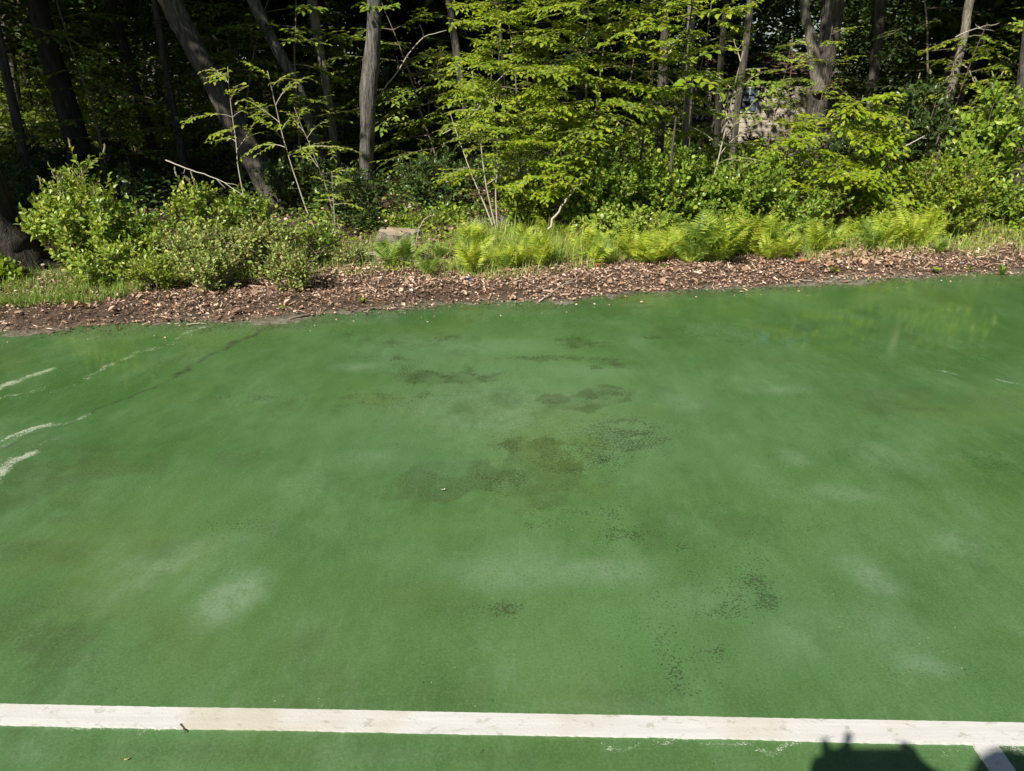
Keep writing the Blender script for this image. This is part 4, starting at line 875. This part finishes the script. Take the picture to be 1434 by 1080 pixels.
for px, py, s, lb in ((462, 348, .30, 'lone green fern beside the olive bush'), (572, 366, .30, 'green fern just in front of the stump'), (548, 372, .26, 'small fern beside the fern in front of the stump'), (620, 360, .28, 'fern a little past the stump, before the fern bank'),
                     (540, 356, .26, 'fern right beside the stump'), (600, 384, .24, 'small fern on the open litter below the stump'), (655, 352, .34, 'first fern of the bank, nearest the stump'), (300, 352, .24, 'fern peeping between the two olive bushes'), (400, 356, .26, 'fern tucked into the olive bush'), (1312, 352, .3, 'last small fern, beside the tall grass')):
    fern(px, py, s, lb, None, 'fern_green', 7)
def grass(name, label, polys, n, h, seed, mat='grass', dens=.42):
    rng = np.random.default_rng(seed); n = int(n * 2.1); px = rng.uniform(polys[0], polys[1], n); lo, hi = polys[2], polys[3]
    py = rng.uniform(0, 1, n); y0 = np.interp(px, [q[0] for q in lo], [q[1] for q in lo]); y1 = np.interp(px, [q[0] for q in hi], [q[1] for q in hi]); py = y0 + (y1 - y0) * py
    P = np.array([gnd(a, c) for a, c in zip(px, py)]); k = fbm(P[:, 0] * 3.5, P[:, 1] * 3.5, seed, 3) + rng.uniform(-.18, .18, n) > dens; P = P[k]; n = len(P)
    P[:, 2] = floor_z(P[:, 0], P[:, 1]) - .005
    a = rng.uniform(0, 6.28, n); out = np.stack([np.cos(a), np.sin(a), 0 * a], 1); side = np.stack([-np.sin(a), np.cos(a), 0 * a], 1); H = h * rng.lognormal(0, .35, n); b_ = rng.uniform(.2, 1.35, n)
    w = .0011 + .0011 * rng.uniform(0, 1, n); V = []
    for t, ww in ((0, 1), (.4, .9), (.75, .6)):
        c = P + out * (b_ * H * t ** 2 * .8)[:, None] + np.array([0, 0, 1.0]) * (H * t * (1 - .35 * b_ * t))[:, None]; V += [c - side * (w * ww)[:, None], c + side * (w * ww)[:, None]]
    V.append(P + out * (b_ * H * .8)[:, None] + np.array([0, 0, 1.0]) * (H * (1 - .35 * b_))[:, None])
    V = np.stack(V, 1).reshape(-1, 3); i = (np.arange(n) * 7)[:, None]
    Q_ = np.concatenate([i + np.array([[0, 1, 3, 2]]), i + np.array([[2, 3, 5, 4]])]); T_ = i + np.array([[4, 5, 6]])
    o = link(name, mesh_of(name, V, [T_, Q_], M[mat])); tag(o, label, None, kind='stuff')
grass('grass', 'green grass at the foot of the shrubs beside the court', (-80, 240, [(-80, 448), (0, 440), (100, 434), (128, 438), (200, 420), (240, 412)], [(-80, 392), (60, 392), (240, 372)]), 6000, .06, 1, 'fern_green')
grass('grass', 'thin grass and shoots at the foot of the olive bushes', (230, 480, [(230, 415), (330, 404), (430, 398), (480, 384)], [(230, 375), (480, 340)]), 2000, .08, 2, dens=.5)
grass('grass', 'sparse grass on the open litter around the stump', (470, 700, [(470, 385), (600, 386), (700, 392)], [(470, 340), (700, 335)]), 2400, .07, 3, dens=.47)
grass('grass', 'yellow-green grass among the ferns', (640, 1130, [(640, 392), (830, 374), (1000, 366), (1130, 362)], [(640, 335), (1130, 325)]), 10500, .13, 4, dens=.36)
grass('grass', 'long pale grass at the verge beyond the ferns', (1100, 1500, [(1100, 364), (1300, 364), (1500, 358)], [(1100, 335), (1500, 318)]), 3600, .10, 5, dens=.42)
grass('grass', 'scattered blades creeping over the upper verge', (470, 1500, [(470, 398), (700, 402), (830, 386), (1000, 378), (1200, 374), (1500, 368)], [(470, 366), (700, 374), (1000, 358), (1500, 346)]), 2600, .07, 6, dens=.52)
def tuft(px, py, h, n, label, name='grass_tuft', mat='fern_green'):
    p = gnd(px, py); p[2] = float(floor_z(p[0], p[1])); t = thing(name, label, 'plant', p); rng = np.random.default_rng(int(px))
    for k in range(n):
        a = rng.uniform(0, 6.28); b_ = rng.uniform(.3, 1.0); H = h * rng.uniform(.6, 1.1); o_ = np.array([math.cos(a), math.sin(a), 0]); s_ = np.array([-o_[1], o_[0], 0]); V = []
        for f, ww in ((0, 1), (.4, .95), (.75, .6), (1, .08)):
            c = o_ * b_ * H * f ** 1.6 * .9 + np.array([0, 0, H * f * (1 - .45 * b_ * f)]); V += [c - s_ * .0035 * ww, c + s_ * .0035 * ww]
        link('blade', mesh_of('blade', V, np.array([[0, 1, 3, 2], [2, 3, 5, 4], [4, 5, 7, 6]]), M[mat]), t)
tuft(1403, 386, .11, 60, 'bright green grass tuft alone on the verge at the court edge')
tuft(166, 462, .05, 12, 'tiny grass tuft on the court edge below the grass strip'); tuft(1215, 396, .06, 7, 'few thin blades at the court edge below the leaf heap')
def seedling(px, py, s, label, n=7, mat='leaf_bright'):
    p = gnd(px, py); p[2] = float(floor_z(p[0], p[1])); rng = np.random.default_rng(int(px + py)); t = thing('seedling', label, 'plant', p); me = mesh_of('leaf', *blank(.36, -.1, .1), M[mat])
    g = Geo(); g.add(*tube([(0, 0, -.01), (0, 0, s * .5)], .002, 4)); g.build('stem', M['fern_green'] if False else M['twig'], t)
    for k in range(n):
        o = link('leaf', me, t); o.location = (0, 0, s * rng.uniform(.3, .5)); o.rotation_euler = (rng.uniform(.1, .7), 0, k * 2.4); o.scale = (s * rng.uniform(.6, 1),) * 3
seedling(1168, 390, .06, 'small green seedling on the verge below the orange leaf'); seedling(1310, 385, .06, 'single dark weed at the court edge, round leaf', 3, 'leaf_mid'); seedling(1355, 382, .045, 'tiny pale seedling beside the lone grass tuft'); seedling(930, 383, .04, 'tiny seedling on the verge below the ferns')
seedling(508, 428, .035, 'tiny light green seedling in the mulch at the court edge'); seedling(395, 440, .03, 'tiny seedling on the mulch below the low leafy shoot')

# ------------------------------------------------------------------ stump, log, sticks, scraps
rng = np.random.default_rng(5)
p = at(558, 345, 6.15); p[2] = float(floor_z(p[0], p[1])); t = thing('tree_stump', 'low sawn tree stump with a pale flat top in the clearing', 'stump', p)
n = 34; ang = np.linspace(0, 2 * math.pi, n, endpoint=False); rr = .175 * (1 + .10 * np.sin(3 * ang + 1) + .07 * np.sin(7 * ang) + rng.normal(0, .025, n)); V = []
for z, s in ((-.05, 1.28), (-.01, 1.16), (.025, 1.05), (.055, .98), (.072, .97)): V.append(np.stack([rr * s * np.cos(ang), rr * s * np.sin(ang), z + rng.normal(0, .004, n)], 1))
V = np.vstack(V); i = np.arange(4)[:, None] * n; j = np.arange(n)[None]; Qf = np.stack([i + j, i + (j + 1) % n, i + n + (j + 1) % n, i + n + j], -1).reshape(-1, 4)
link('bark', mesh_of('bark', V, Qf, M['bark_pale']), t)
m, nt, b = new_mat('cut_wood'); N = NB(nt); tc = N.n('ShaderNodeTexCoord'); w_ = N.n('ShaderNodeTexWave'); w_.wave_type = 'RINGS'; w_.rings_direction = 'Z'; w_.inputs['Scale'].default_value = 26; w_.inputs['Distortion'].default_value = 3; nt.links.new(tc.outputs['Object'], w_.inputs['Vector'])
col = N.mix(w_.outputs['Fac'], c4((.24, .19, .13)), c4((.36, .30, .21))); N.put(b.inputs['Base Color'], N.mix(N.smooth(N.noise(tc.outputs['Object'], 14, 4), .5, .7), col, c4((.25, .21, .16)))); b.inputs['Roughness'].default_value = .85; M['cut'] = m
Vt = np.vstack([V[-n:] + [0, 0, .002], [[0, 0, .076]]]); link('cut_face', mesh_of('cut_face', Vt, np.stack([np.arange(n), (np.arange(n) + 1) % n, np.full(n, n)], -1), M['cut'], False), t)
for a in (-2.2, -.9, .4, 2.6):
    g = Geo(); g.add(*tube(smooth_path([(math.cos(a) * .14, math.sin(a) * .14, .05), (math.cos(a) * .24, math.sin(a) * .24, .0), (math.cos(a) * .36, math.sin(a) * .36, -.04)], 8), np.linspace(.05, .015, 8), 8, True, .2, rng)); g.build('root', M['bark_pale'], t)
def stick(px_pts, Y, r, label, mat='twig_pale', name='stick', twigs=2, lift=0.0, group=None, cat='stick'):
    rg = np.random.default_rng(int(px_pts[0][0] * 3 + px_pts[0][1])); P = [at(a, c, y) for (a, c), y in zip(px_pts, Y if isinstance(Y, (list, tuple)) else [Y] * len(px_pts))]
    if lift: P = [np.array([q[0], q[1], (float(floor_z(q[0], q[1])) + lift + .006 * math.sin(i)) if q[1] > edge_y(q[0]) + .06 else r + .003]) for i, q in enumerate([gnd(a, c) for a, c in px_pts])]
    pts = smooth_path(P, 14); pts = pts + rg.normal(0, min(r * .5, .012 * np.linalg.norm(pts[-1] - pts[0])), (14, 3)); t = thing(name, label, cat, pts[0], group)
    g = Geo(); g.add(*tube(pts, np.linspace(r, r * .45, 14), 6, True, .2, rg)); g.build('shaft', M[mat], t, pts[0])
    for k in range(twigs):
        i = rg.integers(4, 12); d = unit(pts[i] - pts[i - 1]) + rg.normal(0, .5, 3); g = Geo(); g.add(*tube(curve(pts[i], d, np.linalg.norm(pts[-1] - pts[0]) * rg.uniform(.15, .4), 6, rg, .15), np.linspace(r * .5, r * .2, 6), 4)); g.build('twig', M[mat], t, pts[0])
stick([(768, 322), (792, 280), (830, 240)], [5.9, 6.0, 6.1], .011, 'pale broken branch slanting up out of the fern bank')
stick([(402, 352), (440, 342), (500, 348), (555, 372)], [5.3, 5.4, 5.5, 5.4], .006, 'dry arching bramble reaching from the olive bush over the litter', 'twig')
stick([(500, 380), (540, 362), (600, 352)], 0, .005, 'thin dry stick lying on the litter before the stump', 'twig_pale', lift=.035)
stick([(582, 345), (588, 318), (600, 303), (612, 302)], 5.9, .0045, 'thin bent dry stem standing beside the stump', 'twig_pale')
stick([(286, 332), (310, 338), (350, 350), (375, 362)], [4.85, 4.8, 4.8, 4.85], .005, 'dry brown bramble draped across the small-leaved bush', 'twig')
stick([(330, 370), (370, 372), (420, 358), (460, 352)], [4.85, 4.9, 5.0, 5.1], .005, 'dry arching cane over the olive bush', 'twig')
stick([(405, 449), (435, 443), (445, 440)], 0, .008, 'dark stick lying at the court edge below the low leafy shoot', 'twig', lift=.014)
stick([(505, 436), (540, 434), (585, 435)], 0, .004, 'thin brown stick lying along the court edge', 'twig', lift=.014)
stick([(755, 424), (790, 408), (812, 400)], 0, .005, 'thin stick slanting across the dark mulch', 'twig_pale', lift=.03)
stick([(1118, 398), (1160, 396), (1185, 392)], 0, .004, 'straw-coloured stem lying on the verge below the seedling', 'twig_pale', lift=.02, twigs=0)
stick([(262, 457), (274, 455), (290, 455)], 0, .005, 'short tan twig at the court edge by the white crack line', 'twig_pale', lift=.014, twigs=0)
stick([(232, 225), (262, 236), (300, 250), (345, 275)], [6.0, 5.9, 5.8, 5.7], .006, 'bare grey branch sloping through the upright narrow shrub', 'twig_pale', twigs=3)
stick([(620, 188), (662, 160), (700, 110), (735, 90)], 8.6, .007, 'bare thin branch arching beside the thin brown trunk', 'twig_pale', twigs=3)
stick([(528, 138), (560, 95), (590, 55), (625, 42)], 8.8, .008, 'bare dead branch reaching from behind the straight trunk', 'twig_pale', twigs=3)
stick([(520, 178), (570, 140), (610, 105), (640, 88)], 9.4, .006, 'lower bare dead branch slanting toward the thin brown trunk', 'twig', twigs=3)
stick([(1344, 90), (1356, 98), (1366, 118)], 8.8, .009, 'short dead branch stub hanging off the pale leaning trunk', 'twig_pale', twigs=1)
stick([(1338, 52), (1365, 40), (1400, 33)], 8.8, .007, 'thin straw-coloured dead branch beside the pale leaning trunk', 'twig_pale', twigs=3)
stick([(1268, 205), (1285, 196), (1295, 190)], 7.2, .008, 'pale broken branch end in the dark shrub', 'twig_pale', twigs=1)
r3 = np.random.default_rng(61)
for k in range(16):
    px, py = r3.uniform(455, 640), r3.uniform(352, 388); L = r3.uniform(25, 70); a = r3.normal(0, .35)
    stick([(px, py), (px + L * .5 * math.cos(a), py + L * .5 * math.sin(a) * .4 - 2), (px + L * math.cos(a), py + L * math.sin(a) * .4)], 0, r3.uniform(.0022, .0045), 'thin dry stick strewn over the open litter between the olive bush and the ferns', 'twig_pale' if k % 3 else 'twig', lift=r3.uniform(.02, .05), group='dry sticks on the open litter', twigs=1)
g = Geo(); P = [at(x, y, 6.7) for x, y in ((655, 322), (685, 320), (715, 322))]; P = [np.array([q[0], q[1], float(floor_z(q[0], q[1])) + .04]) for q in P]
t = thing('fallen_log', 'grey weathered log lying behind the ferns', 'log', P[0]); g.add(*tube(smooth_path(P, 14), .055, 12, True, .25, rng)); g.build('shaft', M['bark_grey'], t, P[0])
def scrap(px, py, s, label, mat, name, cat, lift=.03, seed=0):
    rg = np.random.default_rng(seed); p = gnd(px, py); p[2] = (float(floor_z(p[0], p[1])) if p[1] > edge_y(p[0]) else 0.003) + lift
    a = np.linspace(-1, 1, 6); Aa, Bb = np.meshgrid(a, a * .6); z = rg.normal(0, .12, Aa.shape) + .25 * Aa ** 2; V = np.stack([Aa + rg.normal(0, .07, Aa.shape), Bb + rg.normal(0, .07, Aa.shape), z], -1).reshape(-1, 3) * s
    i = (np.arange(5)[:, None] * 6 + np.arange(5)[None]).ravel(); o = link(name, mesh_of(name, V, np.stack([i, i + 1, i + 7, i + 6], -1), mat, False)); o.location = tuple(p); o.rotation_euler = (-.45, .1, rg.uniform(-.5, .5)); tag(o, label, cat)
scrap(657, 405, .022, 'small crumpled blue plastic scrap on the brown verge', plain_mat('blue_plastic', (.03, .14, .55), .4, .5, .1), 'plastic_scrap', 'litter', .03, 1)
scrap(1278, 374, .026, 'crumpled white scrap among the tan leaf heap', plain_mat('white_paper', (.75, .76, .76), .7, .3, .05), 'paper_scrap', 'litter', .03, 2)
scrap(1345, 377, .016, 'tiny pale scrap near the lone grass tuft', plain_mat('grey_paper', (.55, .57, .57), .7, .3, .05), 'paper_scrap', 'litter', .025, 3)
scrap(620, 688, .008, 'tiny white curled flake lying on the open court', plain_mat('flake', (.6, .55, .42), .7, .3, .1), 'flake', 'litter', .004, 4)
scrap(178, 1066, .0045, 'tiny yellow crumb on the court below the white line', plain_mat('crumb', (.6, .42, .14), .7, .3, .1), 'crumb', 'litter', .003, 5)
stick([(254, 1017), (257, 1021), (261, 1028)], 0, .0026, 'tiny dark twig lying just below the white line', 'twig_dark', lift=.021, twigs=0)

# ------------------------------------------------------------------ the house beyond the trees
hy = 27.0; hl = at(1022, 120, hy)[0]; hr = at(1290, 120, hy)[0]; hz = -2.2
t = thing('house', 'cream house with a brown roof glimpsed through the trees', 'house', ((hl + hr) / 2, hy, hz)); og = np.array([(hl + hr) / 2, hy, hz])
M['siding'] = plain_mat('siding', (.50, .44, .35), .8, .2, .06, 3); M['roof'] = plain_mat('roof', (.17, .105, .08), .9, .1, .3, 14, .5); M['white_trim'] = plain_mat('white_trim', (.75, .75, .73), .6, .3, .04); M['pane'] = plain_mat('pane', (.10, .13, .17), .1, .6, .1)
def box(name, lo, hi, mat, parent, origin):
    lo, hi = np.array(lo, float), np.array(hi, float); V = np.array([[x, y, z] for x in (lo[0], hi[0]) for y in (lo[1], hi[1]) for z in (lo[2], hi[2])]) - origin
    return link(name, mesh_of(name, V, np.array([[0, 1, 3, 2], [4, 6, 7, 5], [0, 4, 5, 1], [2, 3, 7, 6], [0, 2, 6, 4], [1, 5, 7, 3]]), M[mat], False), parent)
hm = at(1150, 100, hy)[0]; zt = at(1080, 104, hy)[2]; zw = at(1180, 140, hy)[2]
wall = box('wall', (hl, hy, hz), (hm, hy + 7, zt), 'siding', t, og); box('wall', (hm, hy + 1.2, hz), (hr, hy + 6.5, zw), 'siding', t, og)
for k in range(int((zt - hz) / .16)): box('siding_board', (hl - .01, hy - .022, hz + k * .16), (hm + .01, hy - .002, hz + k * .16 + .145), 'siding', wall, og)
def gable(name, x0, x1, y0, y1, z, h, over=.35):
    V = np.array([[x0 - over, y0 - over, z], [x1 + over, y0 - over, z], [x1 + over, y1 + over, z], [x0 - over, y1 + over, z], [x0 - over, (y0 + y1) / 2, z + h], [x1 + over, (y0 + y1) / 2, z + h]]) - og
    me = bpy.data.meshes.new(name); me.from_pydata([tuple(v_) for v_ in V], [], [(0, 1, 5, 4), (2, 3, 4, 5), (0, 4, 3), (1, 2, 5), (0, 3, 2, 1)]); me.materials.append(M['roof']); return link(name, me, t)
gable('roof', hl, hm, hy, hy + 7, zt + .01, .8); gable('roof', hm + .4, hr, hy + 1.2, hy + 6.5, zw + .01, .75)
for px in (1048,):
    c = at(px, 140, hy); wx = c[0]; fr = box('window', (wx - .32, hy - .06, c[2] - .42), (wx + .32, hy - .024, c[2] + .42), 'white_trim', t, og)
    for sx in (0, 1):
        for sz in (0, 1): box('pane', (wx - .28 + sx * .29, hy - .07, c[2] - .38 + sz * .39), (wx - .01 + sx * .29, hy - .062, c[2] - .01 + sz * .39), 'pane', fr, og)

# ------------------------------------------------------------------ the person taking the picture: only the shadow reaches the frame
def skin_body(name, verts, edges, radii, mat, parent=None, root=0, sub=1):
    me = bpy.data.meshes.new(name); me.from_pydata(verts, edges, []); o = link(name, me, parent); me.materials.append(mat)
    md = o.modifiers.new('skin', 'SKIN'); md.use_smooth_shade = True
    for i, r in enumerate(radii): me.skin_vertices[0].data[i].radius = (r, r) if not isinstance(r, tuple) else r
    me.skin_vertices[0].data[root].use_root = True
    s = o.modifiers.new('subdivision', 'SUBSURF'); s.levels = sub; s.render_levels = sub; return o
bx, by = .10, -.452
t = thing('person', 'person in dark clothes holding up a phone, casting the shadow on the court', 'person', (bx, by, 0))
V, E_, R_ = [], [], []
def chain(pts, rad, start=None):
    last = start
    for q, r in zip(pts, rad):
        V.append(tuple(np.array(q, float) - [bx, by, 0])); R_.append(r); i = len(V) - 1
        if last is not None: E_.append((last, i))
        last = i
    return last
pel = chain([(bx, by, .95)], [.15]); ch = chain([(bx, by + .02, 1.15), (bx, by + .01, 1.34), (bx, by + .01, 1.42)], [(.15, .11), (.17, .12), (.13, .09)], pel)
nk = chain([(bx, by + .03, 1.49)], [.058], ch); chain([(bx, by + .06, 1.57), (bx, by + .075, 1.63), (bx, by + .065, 1.69)], [.075, .088, .075], nk)
for s in (-1, 1):
    chain([(bx + s * .10, by, .86), (bx + s * .11, by + .02, .50), (bx + s * .12, by - .01, .10), (bx + s * .13, by + .10, .04)], [.095, .062, .045, .042], pel)
    hand = (s * .088, -.045, CAM_H - .015) if s < 0 else (.088, -.045, CAM_H + .028)
    w = chain([(bx + s * .19, by + .01, 1.40), (bx + s * .25, by + .10, 1.17), (s * .13, -.12, CAM_H - .09) if s < 0 else (.165, -.085, CAM_H - .035), hand], [.062, .048, .032, .034 if s < 0 else .040], ch)
    for k in range(4):
        z = CAM_H + .028 - k * .021; top = s < 0 and k < 2
        if top: chain([(s * .092, -.04, CAM_H + .02), (s * (.098 - .045 * k), -.035, CAM_H + .055), (s * (.104 - .05 * k), -.03, CAM_H + .095 - .02 * (k == 0))], [.011, .010, .0085], w)
        else: chain([(s * .100, -.035, z), (s * .096, -.012, z), (s * .078, -.006, z)], [.0105, .0095, .008], w)
    chain([(s * .080, -.062, CAM_H - .01), (s * .055, -.052, CAM_H + .01)], [.012, .010], w)
skin_body('body', V, E_, R_, M['cloth_dark'], t)
g = Geo(); ph_ = np.linspace(0, 2 * math.pi, 18, endpoint=False); th_ = np.linspace(0, 1.75, 8)
Vh = np.array([[.098 * math.sin(a) * math.cos(f), -.02 + .112 * math.sin(a) * math.sin(f) + .085, 1.635 + .115 * math.cos(a)] for a in th_ for f in ph_])
i = np.arange(7)[:, None] * 18; j = np.arange(18)[None]; g.add(Vh, None, np.stack([i + j, i + 18 + j, i + 18 + (j + 1) % 18, i + (j + 1) % 18], -1).reshape(-1, 4)); g.build('hair', M['hair'], t)
ph_t = thing('phone', 'dark phone held level in both hands behind the lens', 'phone', (0, -.022, CAM_H))
box('case', (-.078, -.030, CAM_H - .037), (.078, -.022, CAM_H + .037), 'phone', ph_t, np.array([0, -.022, CAM_H])); box('screen', (-.073, -.0325, CAM_H - .033), (.073, -.0305, CAM_H + .033), 'pane', ph_t, np.array([0, -.022, CAM_H]))
